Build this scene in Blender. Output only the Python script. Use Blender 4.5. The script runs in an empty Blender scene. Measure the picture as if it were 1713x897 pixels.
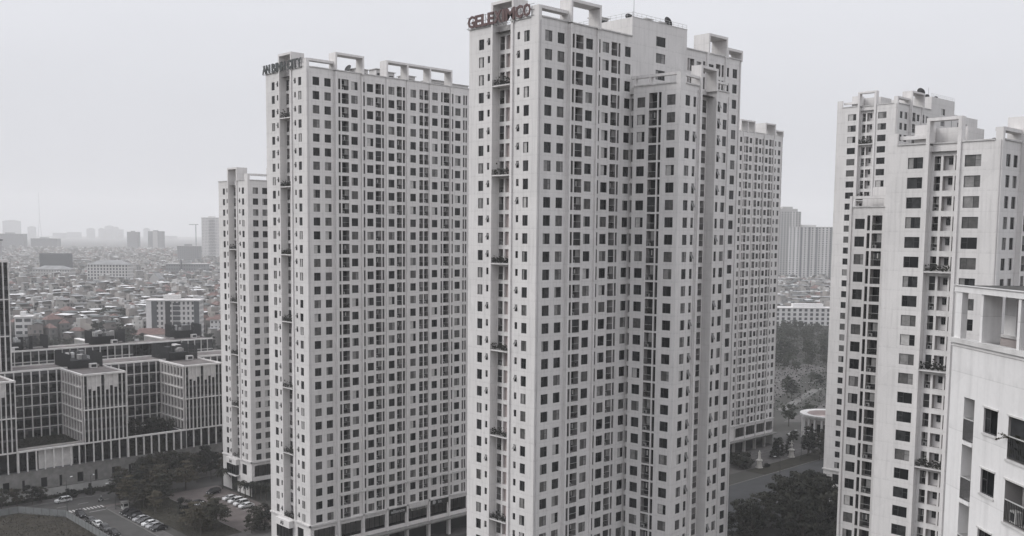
import bpy, math, random
from math import sin, cos, radians, pi
from mathutils import Vector, Matrix

rnd = random.Random(7)
sc = bpy.context.scene
COL = sc.collection

# ------------------------------------------------------------------ camera, sky, sun, exposure
YAW, PITCH, ROLL, FPX, CYPX = 0.7561833, 0.0910287, 0.00973945, 1652.25, 541.88
def bearing(x, y):                      # image-plane bearing frame -> city grid frame
    return Vector((x*cos(YAW)+y*sin(YAW), -x*sin(YAW)+y*cos(YAW), 0))
fw = bearing(0, cos(PITCH)); fw.z = -sin(PITCH)
up0 = bearing(0, sin(PITCH)); up0.z = cos(PITCH)
rt0 = bearing(1, 0)
rt = rt0*cos(ROLL)+up0*sin(ROLL); up = -rt0*sin(ROLL)+up0*cos(ROLL)
cam = bpy.data.cameras.new('camera'); camo = bpy.data.objects.new('camera', cam); COL.objects.link(camo)
camo.matrix_world = Matrix(((rt.x, up.x, -fw.x, 0), (rt.y, up.y, -fw.y, 0), (rt.z, up.z, -fw.z, 80), (0, 0, 0, 1)))
cam.sensor_width = 36; cam.lens = FPX/1713*36; cam.shift_y = (CYPX-448.5)/1713
cam.clip_start = 1; cam.clip_end = 30000
sc.camera = camo

SUN_EL, SUN_AZ = 38, 143                # direction the light comes from, degrees (grid frame, from +X ccw)
world = bpy.data.worlds.new('World'); sc.world = world; world.use_nodes = True
wn = world.node_tree.nodes; wl = world.node_tree.links
bg = wn['Background']
sky = wn.new('ShaderNodeTexSky'); sky.sky_type = 'NISHITA'; sky.sun_disc = False
sky.sun_elevation = radians(SUN_EL); sky.sun_rotation = radians(90-SUN_AZ)
sky.air_density = 1.0; sky.dust_density = 6; sky.ozone_density = 1
hs = wn.new('ShaderNodeHueSaturation'); hs.inputs['Saturation'].default_value = 0.0
wl.new(sky.outputs[0], hs.inputs['Color'])
mx = wn.new('ShaderNodeMixRGB'); mx.inputs[0].default_value = 0.985      # high stratus deck over the sky
mx.inputs[2].default_value = (9.6, 9.75, 10.35, 1)
wl.new(hs.outputs[0], mx.inputs[1])
tc = wn.new('ShaderNodeTexCoord'); sz = wn.new('ShaderNodeSeparateXYZ'); wl.new(tc.outputs['Generated'], sz.inputs[0])
z1 = wn.new('ShaderNodeMath'); z1.operation = 'MAXIMUM'; z1.inputs[1].default_value = 0; wl.new(sz.outputs[2], z1.inputs[0])      # overcast: brighter overhead
z2 = wn.new('ShaderNodeMath'); z2.operation = 'MULTIPLY_ADD'; z2.inputs[1].default_value = .25; z2.inputs[2].default_value = 1.25; wl.new(z1.outputs[0], z2.inputs[0])
z3 = wn.new('ShaderNodeMath'); z3.operation = 'MULTIPLY_ADD'; z3.inputs[2].default_value = .80; wl.new(z1.outputs[0], z3.inputs[0]); wl.new(z2.outputs[0], z3.inputs[1])
cn = wn.new('ShaderNodeTexNoise'); cn.inputs['Scale'].default_value = 2.2; cn.inputs['Detail'].default_value = 4
cs = wn.new('ShaderNodeVectorMath'); cs.operation = 'MULTIPLY'; cs.inputs[1].default_value = (1, 1, 3.2); wl.new(tc.outputs['Generated'], cs.inputs[0]); wl.new(cs.outputs[0], cn.inputs['Vector'])
cr = wn.new('ShaderNodeMapRange'); cr.inputs[1].default_value = .3; cr.inputs[2].default_value = .7; cr.inputs[3].default_value = .965; cr.inputs[4].default_value = 1.035; wl.new(cn.outputs['Fac'], cr.inputs[0])
z4 = wn.new('ShaderNodeMath'); z4.operation = 'MULTIPLY'; wl.new(z3.outputs[0], z4.inputs[0]); wl.new(cr.outputs[0], z4.inputs[1])
zm = wn.new('ShaderNodeVectorMath'); zm.operation = 'SCALE'; wl.new(mx.outputs[0], zm.inputs[0]); wl.new(z4.outputs[0], zm.inputs['Scale'])
wl.new(zm.outputs[0], bg.inputs[0])
bg.inputs[1].default_value = 0.077
sun = bpy.data.lights.new('sun', 'SUN'); sun.energy = 1.75; sun.angle = radians(26); sun.color = (1, .985, .965)
suno = bpy.data.objects.new('sun', sun); COL.objects.link(suno)
sd = Vector((cos(radians(SUN_AZ))*cos(radians(SUN_EL)), sin(radians(SUN_AZ))*cos(radians(SUN_EL)), sin(radians(SUN_EL))))
suno.rotation_euler = sd.to_track_quat('Z', 'Y').to_euler()
vs = sc.view_settings; vs.view_transform = 'Standard'; vs.look = 'None'; vs.exposure = 0.0; vs.gamma = 1; vs.use_curve_mapping = False
sc.cycles.use_denoising = True
sc.cycles.max_bounces = 6; sc.cycles.diffuse_bounces = 3; sc.cycles.glossy_bounces = 2
sc.cycles.volume_bounces = 4; sc.cycles.transparent_max_bounces = 6; sc.cycles.caustics_reflective = False

# ------------------------------------------------------------------ materials
MATS = {}
def mat(name, col=(.5, .5, .5), rough=.8, spec=.3, noise=0, nscale=1.0, metal=0):
    m = bpy.data.materials.new(name); m.use_nodes = True; MATS[name] = m
    n = m.node_tree.nodes; l = m.node_tree.links; b = n['Principled BSDF']
    b.inputs['Base Color'].default_value = (*col, 1); b.inputs['Roughness'].default_value = rough
    b.inputs['Specular IOR Level'].default_value = spec; b.inputs['Metallic'].default_value = metal
    if noise:
        g = n.new('ShaderNodeNewGeometry'); t = n.new('ShaderNodeTexNoise'); t.inputs['Scale'].default_value = nscale
        t.inputs['Detail'].default_value = 5; l.new(g.outputs['Position'], t.inputs['Vector'])
        r = n.new('ShaderNodeMapRange'); r.inputs[1].default_value = .3; r.inputs[2].default_value = .7
        r.inputs[3].default_value = 1-noise; r.inputs[4].default_value = 1+noise
        l.new(t.outputs['Fac'], r.inputs[0])
        mu = n.new('ShaderNodeVectorMath'); mu.operation = 'SCALE'; mu.inputs[0].default_value = col
        l.new(r.outputs[0], mu.inputs['Scale']); l.new(mu.outputs[0], b.inputs['Base Color'])
    return m

def wall_mat(name, col, zj=None, pitch=3.2, stain=.13, streak=1.0, grid=None):
    """painted render: blotches, rain streaks, repaint patches, dirt under the sills, a thin joint every storey"""
    m = bpy.data.materials.new(name); m.use_nodes = True; MATS[name] = m
    n = m.node_tree.nodes; l = m.node_tree.links; b = n['Principled BSDF']
    b.inputs['Roughness'].default_value = .85; b.inputs['Specular IOR Level'].default_value = .2
    g = n.new('ShaderNodeNewGeometry')
    def noise(scale, vec, detail=4):
        mp = n.new('ShaderNodeVectorMath'); mp.operation = 'MULTIPLY'; mp.inputs[1].default_value = vec
        l.new(g.outputs['Position'], mp.inputs[0]); t = n.new('ShaderNodeTexNoise'); t.inputs['Scale'].default_value = scale
        t.inputs['Detail'].default_value = detail; l.new(mp.outputs[0], t.inputs['Vector']); return t.outputs['Fac']
    def rng(x, a, b_, c, d):
        r = n.new('ShaderNodeMapRange'); r.inputs[1].default_value = a; r.inputs[2].default_value = b_
        r.inputs[3].default_value = c; r.inputs[4].default_value = d; l.new(x, r.inputs[0]); return r.outputs[0]
    def mul(x, y, op='MULTIPLY'):
        q = n.new('ShaderNodeMath'); q.operation = op
        l.new(x, q.inputs[0])
        if isinstance(y, (int, float)): q.inputs[1].default_value = y
        else: l.new(y, q.inputs[1])
        return q.outputs[0]
    f = rng(noise(.09, (1, 1, 1)), .3, .7, 1-stain*.45, 1+stain*.22)
    f = mul(f, rng(noise(1.0, (2.1*streak, 2.1*streak, .16), 5), .48, .75, 1.02, 1-stain*.9))
    f = mul(f, rng(noise(4.0, (1, 1, 1), 2), .3, .7, .975, 1.02))
    br = n.new('ShaderNodeTexVoronoi'); br.distance = 'MANHATTAN'; br.inputs['Scale'].default_value = .22
    l.new(g.outputs['Position'], br.inputs['Vector'])
    sx = n.new('ShaderNodeSeparateColor'); l.new(br.outputs['Color'], sx.inputs[0])
    f = mul(f, rng(sx.outputs[0], 0, 1, .965, 1.02))
    if zj is not None:
        sp = n.new('ShaderNodeSeparateXYZ'); l.new(g.outputs['Position'], sp.inputs[0])
        z = mul(mul(sp.outputs[2], -zj, 'ADD'), 1/pitch); fr = n.new('ShaderNodeMath'); fr.operation = 'FRACT'; l.new(z, fr.inputs[0])
        f = mul(f, rng(fr.outputs[0], .0, .022, .84, 1))
        under = rng(fr.outputs[0], .02, .16, 0, 1)
        under2 = rng(fr.outputs[0], .16, .0, 0, 1)
        st = mul(rng(noise(2.2, (1, 1, .12), 3), .42, .72, 0, 1), under2)
        f = mul(f, rng(st, 0, 1, 1, 1-stain*1.1))
    mu = n.new('ShaderNodeVectorMath'); mu.operation = 'SCALE'; mu.inputs[0].default_value = col
    l.new(f, mu.inputs['Scale']); l.new(mu.outputs[0], b.inputs['Base Color'])
    bp = n.new('ShaderNodeBump'); bp.inputs['Strength'].default_value = .15; bp.inputs['Distance'].default_value = .03
    l.new(noise(2.5, (1, 1, 1), 3), bp.inputs['Height']); l.new(bp.outputs[0], b.inputs['Normal'])
    return m

ROW0 = 115.3
JZ = ROW0-2.42
wall_mat('tower_render', (.63, .612, .60), JZ)
wall_mat('pier_render', (.65, .63, .618), JZ)
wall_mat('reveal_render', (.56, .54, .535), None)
wall_mat('near_render', (.66, .648, .642), 71.26-1.75, stain=.14)
mat('panel_wall', (.38, .34, .33), .85, noise=.08, nscale=1)
mat('roof_dark', (.055, .053, .05), .95, noise=.5, nscale=.6)
mat('panel_pink', (.36, .305, .295), .85, noise=.08, nscale=1)
mat('frame_dark', (.05, .05, .052), .5)
mat('coping', (.50, .49, .48), .85, noise=.2, nscale=.8)
mat('roof_felt', (.17, .165, .16), .95, noise=.25, nscale=.3)
mat('cornice', (.56, .545, .535), .85, noise=.12, nscale=1)
mat('glass_dark', (.010, .011, .012), .06, .26)
mat('void_dark', (.009, .009, .010), .9, .1)
mat('glass_mid', (.030, .031, .032), .08, .3, noise=.5, nscale=1.2)
mat('curtain_grey', (.085, .083, .08), .3, .45, noise=.35, nscale=1.5)
mat('curtain_light', (.21, .205, .20), .35, .4, noise=.25, nscale=1.5)
mat('curtain_white', (.40, .39, .38), .4, .35, noise=.15, nscale=2)
mat('rail_metal', (.06, .06, .06), .5)
mat('reveal_shaded', (.34, .325, .318), .85, noise=.1, nscale=1)  # wall render with shade painted in, for loggia and slot reveals
mat('rail_light', (.45, .45, .44), .5)
mat('ac_white', (.55, .545, .53), .6)
mat('dish_dark', (.03, .03, .032), .6)
mat('tank_steel', (.35, .35, .35), .35, metal=.6)
mat('sign_red', (.11, .068, .066), .7, noise=.15, nscale=2)
mat('sign_dark', (.06, .066, .066), .6, noise=.15, nscale=2)
mat('shop_band', (.02, .021, .02), .4)
mat('shop_light', (.30, .295, .28), .6)
mat('letter_pale', (.30, .30, .30), .6)
mat('letter_black', (.02, .02, .02), .6)
mat('office_white', (.62, .60, .585), .7, noise=.12, nscale=.8)
mat('office_panel', (.36, .34, .33), .8, noise=.12, nscale=.7)
mat('office_grey', (.085, .085, .087), .5, noise=.15, nscale=.5)
mat('office_glass', (.006, .007, .008), .08, .25, noise=.5, nscale=.4)
mat('office_roof', (.135, .122, .118), .95, noise=.3, nscale=.35)
mat('stone', (.19, .185, .178), .9, noise=.2, nscale=.8)
mat('screen_dark', (.028, .029, .031), .7, noise=.25, nscale=1.5)
mat('asphalt', (.058, .056, .054), .93, noise=.16, nscale=.25)
mat('asphalt_lot', (.105, .090, .086), .93, noise=.2, nscale=.3)
mat('plaza', (.044, .045, .047), .9, noise=.2, nscale=.2)
mat('paver', (.085, .08, .078), .93, noise=.25, nscale=.6)
mat('ground', (.045, .044, .040), .97, noise=.35, nscale=.03)
mat('soil_lot', (.030, .026, .020), .97, noise=.45, nscale=.35)
mat('grass', (.024, .022, .016), .97, noise=.4, nscale=.5)
mat('kerb', (.13, .127, .122), .9, noise=.15, nscale=1)
mat('paint_line', (.42, .41, .40), .8, noise=.2, nscale=2)
mat('hoarding', (.17, .177, .177), .7, noise=.12, nscale=.8)
mat('lowwall', (.36, .355, .345), .8, noise=.12, nscale=.5)
mat('bark', (.06, .053, .046), .95)
mat('car_white', (.62, .62, .62), .28, .5)
mat('car_silver', (.33, .33, .335), .3, .5)
mat('car_dark', (.022, .022, .024), .25, .5)
mat('car_grey', (.09, .09, .092), .3, .5)
mat('car_glass', (.01, .01, .011), .06, .5)
mat('tyre', (.012, .012, .012), .85)
mat('lamp_white', (.65, .65, .65), .4)
mat('statue_stone', (.46, .445, .42), .8, noise=.12, nscale=1.5)
mat('skin', (.30, .20, .15), .7); mat('cloth', (.05, .05, .055), .9); mat('helmet', (.5, .5, .5), .4)
mat('tile_red', (.135, .088, .080), .85, noise=.25, nscale=.5)
mat('tin_grey', (.20, .20, .203), .6, noise=.25, nscale=.15)
mat('tin_light', (.55, .55, .55), .6, noise=.15, nscale=.2)
mat('tin_dark', (.07, .078, .078), .7, noise=.25, nscale=.2)
HW = []
for i, c in enumerate([(.26, .25, .24), (.16, .157, .152), (.38, .37, .36), (.13, .113, .107), (.19, .172, .163), (.27, .25, .235)]):
    HW.append(mat('house_wall_%d' % i, c, .9, noise=.18, nscale=.12).name)
mat('far_grey', (.22, .22, .225), .9); mat('far_light', (.42, .41, .40), .9); mat('far_dark', (.09, .095, .10), .9); mat('far_window', (.06, .065, .07), .4)

def leaf_mat(name, c1, c2):
    m = bpy.data.materials.new(name); m.use_nodes = True; MATS[name] = m
    n = m.node_tree.nodes; l = m.node_tree.links; b = n['Principled BSDF']
    g = n.new('ShaderNodeNewGeometry'); t = n.new('ShaderNodeTexNoise'); t.inputs['Scale'].default_value = .55; t.inputs['Detail'].default_value = 4
    l.new(g.outputs['Position'], t.inputs['Vector'])
    oi = n.new('ShaderNodeObjectInfo'); ad = n.new('ShaderNodeMath'); ad.operation = 'MULTIPLY_ADD'; ad.inputs[1].default_value = .35; ad.inputs[2].default_value = -.17
    l.new(oi.outputs['Random'], ad.inputs[0]); a2 = n.new('ShaderNodeMath'); a2.operation = 'ADD'; l.new(t.outputs['Fac'], a2.inputs[0]); l.new(ad.outputs[0], a2.inputs[1])
    r = n.new('ShaderNodeValToRGB'); r.color_ramp.elements[0].position = .3; r.color_ramp.elements[1].position = .7
    r.color_ramp.elements[0].color = (*c1, 1); r.color_ramp.elements[1].color = (*c2, 1)
    l.new(a2.outputs[0], r.inputs[0]); l.new(r.outputs[0], b.inputs['Base Color'])
    b.inputs['Roughness'].default_value = .7; b.inputs['Specular IOR Level'].default_value = .15
    return m
leaf_mat('leaf_dark', (.006, .008, .007), (.045, .044, .033))
leaf_mat('leaf_olive', (.016, .015, .011), (.080, .070, .050))
leaf_mat('leaf_far', (.012, .016, .013), (.055, .060, .048))

# ------------------------------------------------------------------ mesh helpers
class Fr:                                # a wall frame: a runs along the wall, d inward, z up
    def __init__(s, x, y, th, z=0): s.x, s.y, s.th, s.z = x, y, th, z; s.c, s.s = cos(th), sin(th)
    def pt(s, a, d, z): return (s.x+a*s.c-d*s.s, s.y+a*s.s+d*s.c, s.z+z)
    def sub(s, a, d, z=0, dth=0): p = s.pt(a, d, z); return Fr(p[0], p[1], s.th+dth, p[2])
ID = Fr(0, 0, 0)
class MB:
    def __init__(s): s.v = []; s.f = []; s.m = []; s.mats = []
    def mi(s, name):
        if name not in s.mats: s.mats.append(name)
        return s.mats.index(name)
    def poly(s, pts, m):
        i = len(s.v); s.v.extend(pts); s.f.append(tuple(range(i, i+len(pts)))); s.m.append(s.mi(m))
    def rect(s, F, a0, a1, z0, z1, d, m): s.poly([F.pt(a0, d, z0), F.pt(a1, d, z0), F.pt(a1, d, z1), F.pt(a0, d, z1)], m)
    def hrect(s, F, a0, a1, d0, d1, z, m): s.poly([F.pt(a0, d0, z), F.pt(a1, d0, z), F.pt(a1, d1, z), F.pt(a0, d1, z)], m)
    def srect(s, F, a, d0, d1, z0, z1, m): s.poly([F.pt(a, d0, z0), F.pt(a, d1, z0), F.pt(a, d1, z1), F.pt(a, d0, z1)], m)
    def box(s, F, a0, a1, d0, d1, z0, z1, m, top=None):
        i = len(s.v)
        s.v.extend([F.pt(a, d, z) for z in (z0, z1) for d in (d0, d1) for a in (a0, a1)])
        for k, q in enumerate([(0, 1, 3, 2), (4, 6, 7, 5), (0, 4, 5, 1), (2, 3, 7, 6), (0, 2, 6, 4), (1, 5, 7, 3)]):
            s.f.append(tuple(i+j for j in q)); s.m.append(s.mi(top if (k == 1 and top) else m))
    def tube(s, p, q, r0, r1, m, n=6, cap=True):
        p = Vector(p); q = Vector(q); d = (q-p).normalized(); e = d.orthogonal().normalized(); g = d.cross(e); i = len(s.v)
        for c, r in ((p, r0), (q, r1)):
            for k in range(n): s.v.append(tuple(c+(e*cos(2*pi*k/n)+g*sin(2*pi*k/n))*r))
        for k in range(n): s.f.append((i+k, i+(k+1) % n, i+n+(k+1) % n, i+n+k)); s.m.append(s.mi(m))
        if cap: s.f.append(tuple(range(i+n-1, i-1, -1))); s.m.append(s.mi(m)); s.f.append(tuple(range(i+n, i+2*n))); s.m.append(s.mi(m))
    def lathe(s, c, prof, m, n=16, a0=0, a1=2*pi):
        i = len(s.v); full = abs(a1-a0-2*pi) < 1e-6; k1 = n if full else n+1
        for r, z in prof:
            for k in range(k1): a = a0+(a1-a0)*k/n; s.v.append((c[0]+r*cos(a), c[1]+r*sin(a), c[2]+z))
        for j in range(len(prof)-1):
            for k in range(n): k2 = (k+1) % k1; s.f.append((i+j*k1+k, i+j*k1+k2, i+(j+1)*k1+k2, i+(j+1)*k1+k)); s.m.append(s.mi(m))
    def mesh(s, name):
        me = bpy.data.meshes.new(name); me.from_pydata(s.v, [], s.f)
        for x in s.mats: me.materials.append(MATS[x])
        me.polygons.foreach_set('material_index', s.m); me.update(); return me
    def build(s, name, parent=None, **kw):
        return obj(name, s.mesh(name), parent, **kw)
def obj(name, me, parent=None, loc=None, rz=0, label=None, cat=None, group=None, kind=None, wp=True):
    o = bpy.data.objects.new(name, me); COL.objects.link(o)
    if loc is not None: o.location = loc
    if rz: o.rotation_euler = (0, 0, rz)
    if parent:
        o.parent = parent
        if wp: o.matrix_parent_inverse = Matrix.Translation(-Vector(parent.location))
    tag(o, label, cat, group, kind); return o
def tag(o, label=None, cat=None, group=None, kind=None):
    if label: o['label'] = label
    if cat: o['category'] = cat
    if group: o['group'] = group
    if kind: o['kind'] = kind
    return o
def empty(name, loc, label, cat, group=None, rz=0):
    o = bpy.data.objects.new(name, None); COL.objects.link(o); o.location = loc; o.rotation_euler = (0, 0, rz); o.empty_display_size = .5
    return tag(o, label, cat, group)
def copy_thing(src, loc, rz=0, label=None, group=None, scale=None):
    r = src.copy(); COL.objects.link(r); r.location = loc; r.rotation_euler = (0, 0, rz)
    if scale: r.scale = (scale,)*3 if isinstance(scale, (int, float)) else scale
    if label: r['label'] = label
    if group: r['group'] = group
    for ch in src.children:
        c = ch.copy(); COL.objects.link(c); c.parent = r
        for g in ch.children: d = g.copy(); COL.objects.link(d); d.parent = c
    return r

# ------------------------------------------------------------------ windows and balconies (shared meshes)
PANES = ['glass_dark', 'glass_mid', 'curtain_grey', 'curtain_light', 'curtain_white']
def win_build(fm, pm, F, w, h, kind, var):
    t = .055
    if kind == 'slot':
        fm.rect(F, 0, w, 0, .08, -.01, 'frame_dark'); fm.rect(F, 0, w, h*.48, h*.48+.05, -.01, 'frame_dark')
        pm.rect(F, 0, w, 0, h, .02, ('void_dark', 'void_dark', 'glass_dark', 'void_dark', 'screen_dark', 'void_dark')[var % 6]); return
    def bar(a0, a1, z0, z1): fm.box(F, a0, a1, -.03, .03, z0, z1, 'frame_dark')
    bar(0, w, 0, t); bar(0, w, h-t, h); bar(0, t, t, h-t); bar(w-t, w, t, h-t)
    if kind == 'small':
        bar(t, w-t, h*.3, h*.3+t)
        pm.rect(F, t, w-t, t, h*.3, .01, 'glass_dark')
        if var % 3 == 0:                 # awning sash pushed open
            z0, z1 = h*.32, h-t; p = .55
            fm.poly([F.pt(t, -.03, z1), F.pt(w-t, -.03, z1), F.pt(w-t, -p, z0+.06), F.pt(t, -p, z0+.06)], 'curtain_grey')
            pm.rect(F, t, w-t, z0, z1, .06, 'glass_dark')
        else: pm.rect(F, t, w-t, h*.3+t, h-t, .01, PANES[(var*2) % 4])
        return
    side = .62 if var % 2 else .38
    m0 = w*side
    bar(m0-t/2, m0+t/2, t, h-t)
    n0, n1 = (m0+t/2, w-t) if var % 2 else (t, m0-t/2)         # narrow side with the small opening sash
    bar(n0, n1, h*.56, h*.56+t*.8)
    b0, b1 = (t, m0-t/2) if var % 2 else (m0+t/2, w-t)
    big = ['glass_dark', 'glass_mid', 'curtain_grey', 'curtain_light', 'glass_dark', 'curtain_light', 'glass_mid', 'curtain_white', 'glass_dark', 'curtain_grey'][var % 10]
    nar = ['glass_dark', 'glass_dark', 'curtain_grey', 'glass_mid', 'glass_mid', 'curtain_grey', 'glass_dark', 'glass_dark', 'glass_dark', 'curtain_light'][var % 10]
    if var % 5 == 3:                     # curtain drawn part way
        mid = b0+(b1-b0)*.55; pm.rect(F, b0, mid, t, h-t, .01, big); pm.rect(F, mid, b1, t, h-t, .01, 'glass_dark')
    else: pm.rect(F, b0, b1, t, h-t, .01, big)
    if var % 10 == 5 and w > 1.2:
        fm.box(F, n0+.05, n1-.05, .08, .3, t, .35, 'curtain_white')
    pm.rect(F, n0, n1, t, h*.56, .01, nar); pm.rect(F, n0, n1, h*.56+t*.8, h-t, .01, nar)
    if var == 8 and w > 9:               # casement standing open
        e = n1 if var % 2 else n0
        fm.poly([F.pt(e, -.03, h*.58), F.pt(e+(.25 if var % 2 else -.2), -.5, h*.58), F.pt(e+(.25 if var % 2 else -.2), -.5, h-t), F.pt(e, -.03, h-t)], 'curtain_grey')
def bal_build(bm, rm, F, w, h, depth, var):
    """loggia: door wall at the back, glass door, things on it; rm gets the railing"""
    D = depth-.02
    door = ['void_dark', 'glass_dark', 'void_dark', 'glass_mid', 'void_dark', 'glass_dark'][var % 6]
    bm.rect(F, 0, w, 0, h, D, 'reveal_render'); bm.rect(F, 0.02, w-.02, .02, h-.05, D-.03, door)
    bm.box(F, w*.46, w*.5, D-.08, D-.04, .02, h*.86, 'frame_dark')
    if var % 4 == 1: bm.box(F, .08, .72, .25, .6, .02, .62, 'ac_white'); bm.rect(F, .16, .56, .1, .54, .245, 'screen_dark')
    if var % 4 == 2:
        for k in range(4): bm.box(F, w*.1+k*w*.19, w*.1+k*w*.19+w*.13, .5, .54, h*.52-(k % 2)*.2, h*.86, ('curtain_light', 'cloth', 'curtain_white', 'curtain_grey')[k])
    if var % 4 == 3:
        rr = random.Random(var*7+int(w*10))
        for k in range(60):
            c = (rr.uniform(.08, w-.08), rr.uniform(.0, .5), rr.uniform(.2, 1.25)); s = rr.uniform(.06, .14); t_ = rr.uniform(0, 3)
            bm.poly([F.pt(c[0]-s, c[1], c[2]-s*cos(t_)), F.pt(c[0]+s, c[1]+s*sin(t_), c[2]-s), F.pt(c[0]+s, c[1], c[2]+s*cos(t_)), F.pt(c[0]-s, c[1]-s*sin(t_), c[2]+s)], 'leaf_dark')
    if var in (5, 9): bm.rect(F, w*.45, w-.03, h*.42, h-.03, .3, 'curtain_light')
    if var == 7: bm.rect(F, .03, w-.03, .05, h-.03, .12, 'screen_dark')
    rm.box(F, 0, w, .02, .07, 1.12, 1.17, 'rail_light'); rm.box(F, 0, w, .03, .06, .08, .12, 'rail_metal')
    n = max(3, int(w/.14))
    for k in range(n+1):
        x = k*(w-.03)/n; rm.box(F, x, x+.025, .03, .055, .12, 1.12, 'rail_metal')
CACHE = {}
def opening_obj(o, parent):
    kind, a0, a1, z0, z1, dep, F, var = o
    w, h = a1-a0, z1-z0; key = (kind, round(w, 2), round(h, 2), var, round(dep, 2))
    if key not in CACHE:
        A, B = MB(), MB()
        if kind == 'bal': bal_build(A, B, ID, w, h, dep, var); CACHE[key] = (A.mesh('balcony'), B.mesh('railing'))
        else: win_build(A, B, ID, w, h, kind, var); CACHE[key] = (A.mesh('window'), B.mesh('pane'))
    m1, m2 = CACHE[key]
    p = F.pt(a0, 0 if kind == 'bal' else dep, z0)
    n1, n2 = ('balcony', 'railing') if kind == 'bal' else ('window', 'pane')
    w_ = obj(n1, m1, parent, loc=p, rz=F.th); obj(n2, m2, w_, wp=False)
def place_openings(ops, parent, limit=100):
    cam_p = Vector((0, 0, 80))
    ops = sorted(ops, key=lambda o: (Vector(o[6].pt(o[1], 0, o[3]))-cam_p).length/math.sqrt(max(.3, (o[2]-o[1])*(o[4]-o[3]))))
    for isb in (True, False):
        sel = [o for o in ops if (o[0] == 'bal') == isb]
        for o in sel[:limit]: opening_obj(o, parent)
        rest = sel[limit:]
        if rest:
            A = MB()
            for kind, a0, a1, z0, z1, dep, F, var in rest:
                G = F.sub(a0, 0 if kind == 'bal' else dep, z0)
                if kind == 'bal': bal_build(A, A, G, a1-a0, z1-z0, dep, var)
                else: win_build(A, A, G, a1-a0, z1-z0, kind, var)
            A.build('balcony' if isb else 'window', parent, kind='stuff')

def facade(mb, F, A0, A1, z0, z1, cols, rows, wm='tower_render', d=0, ops=None, rm='reveal_render', skip=None):
    """a wall from A0..A1 with real openings: cols = (a0, a1, dz_top, dz_bottom, depth, kind[, row filter])"""
    cols = sorted(cols); a = A0
    for c in cols:
        a0, a1, dt, db, dep, kind = c[:6]
        rws = [r for r in rows if len(c) < 7 or c[6](r)]
        if a0 > a: mb.rect(F, a, a0, z0, z1, d, wm)
        top = z1
        for r in sorted(rws, reverse=True):
            zt, zb = r+dt, r+db
            if top > zt: mb.rect(F, a0, a1, zt, top, d, wm)
            r2 = 'reveal_shaded' if kind in ('bal', 'slot', 'lob') else rm
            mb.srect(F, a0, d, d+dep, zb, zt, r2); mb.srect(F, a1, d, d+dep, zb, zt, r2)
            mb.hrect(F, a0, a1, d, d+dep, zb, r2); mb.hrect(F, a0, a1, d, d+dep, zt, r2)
            top = zb
            if kind == 'panel': mb.rect(F, a0, a1, zb, zt, d+dep, 'panel_pink')
            elif kind == 'dark': mb.rect(F, a0, a1, zb, zt, d+dep, 'glass_dark')
            elif ops is not None: ops.append((kind, a0, a1, zb, zt, dep, F if not d else F.sub(0, d), rnd.randrange(10)))
        mb.rect(F, a0, a1, z0, top, d, wm)
        a = a1
    if A1 > a: mb.rect(F, a, A1, z0, z1, d, wm)

def fix(cols, H):                        # v-ranges -> a-ranges on the end wall (a = H - v)
    return [(H-c[1], H-c[0])+tuple(c[2:]) for c in cols]

# window schedules measured off the photo, metres
FRONT = [(1.62, 3.4, 0, -1.88, .16, 'win'), (4.75, 6.5, 0, -1.88, .16, 'win'), (8.55, 9.12, .3, -2.15, .3, 'slot'), (9.48, 11.4, .3, -2.15, 1.3, 'bal'),
         (12.12, 13.95, 0, -1.88, .16, 'win'), (15.42, 16.0, .3, -2.15, .3, 'slot'), (16.6, 18.42, 0, -1.88, .16, 'win'), (19.08, 20.72, .3, -2.15, 1.3, 'bal'),
         (21.02, 21.58, .3, -2.15, .3, 'slot'), (22.92, 24.6, 0, -1.88, .16, 'win')]
FRONT_B = FRONT[:-1]+[(22.92, 24.7, 0, -1.88, .16, 'win'), (25.45, 26.95, .3, -2.15, 1.3, 'bal'), (27.3, 27.95, .3, -2.15, .3, 'slot'), (29.6, 31.35, 0, -1.88, .16, 'win'),
         (32.45, 33.65, .3, -2.15, 1.0, 'bal'), (34.0, 35.3, .3, -2.15, 1.0, 'bal'), (36.5, 38.3, 0, -1.88, .16, 'win'), (39.4, 39.92, .3, -2.15, .3, 'slot'),
         (40.25, 42.1, .3, -2.15, 1.3, 'bal'), (42.93, 43.45, .3, -2.15, .3, 'slot'), (44.1, 45.9, 0, -1.88, .16, 'win'), (46.78, 47.3, .3, -2.15, .3, 'slot'),
         (47.6, 48.1, .3, -2.15, .3, 'slot')]
FAR_D = [(33.1, 34.45, 0, -1.88, .16, 'win'), (35.75, 36.55, .3, -2.15, .5, 'panel'), (36.85, 38.35, .3, -2.15, 1.0, 'bal'), (39.1, 40.8, 0, -1.88, .16, 'win'),
         (42.25, 42.95, .3, -2.15, .5, 'panel'), (43.1, 44.5, .3, -2.15, 1.0, 'bal'), (45.3, 46.85, 0, -1.88, .16, 'win'), (47.55, 48.25, .3, -2.15, .3, 'slot'),
         (49.5, 51.2, 0, -1.88, .16, 'win'), (52.05, 53.6, .3, -2.15, 1.0, 'bal'), (54.1, 54.8, .3, -2.15, .3, 'slot'), (56.0, 56.75, 0, -1.88, .16, 'small'), (58.1, 59.75, 0, -1.88, .16, 'win')]
END_A = [(2.21, 3.56, 0, -1.88, .16, 'win'), (4.62, 5.3, 0, -1.25, .16, 'small')]
END_B = [(12.46, 13.1, 0, -1.25, .16, 'small'), (14.1, 15.5, 0, -1.88, .16, 'win')]
H = 18.2
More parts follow.
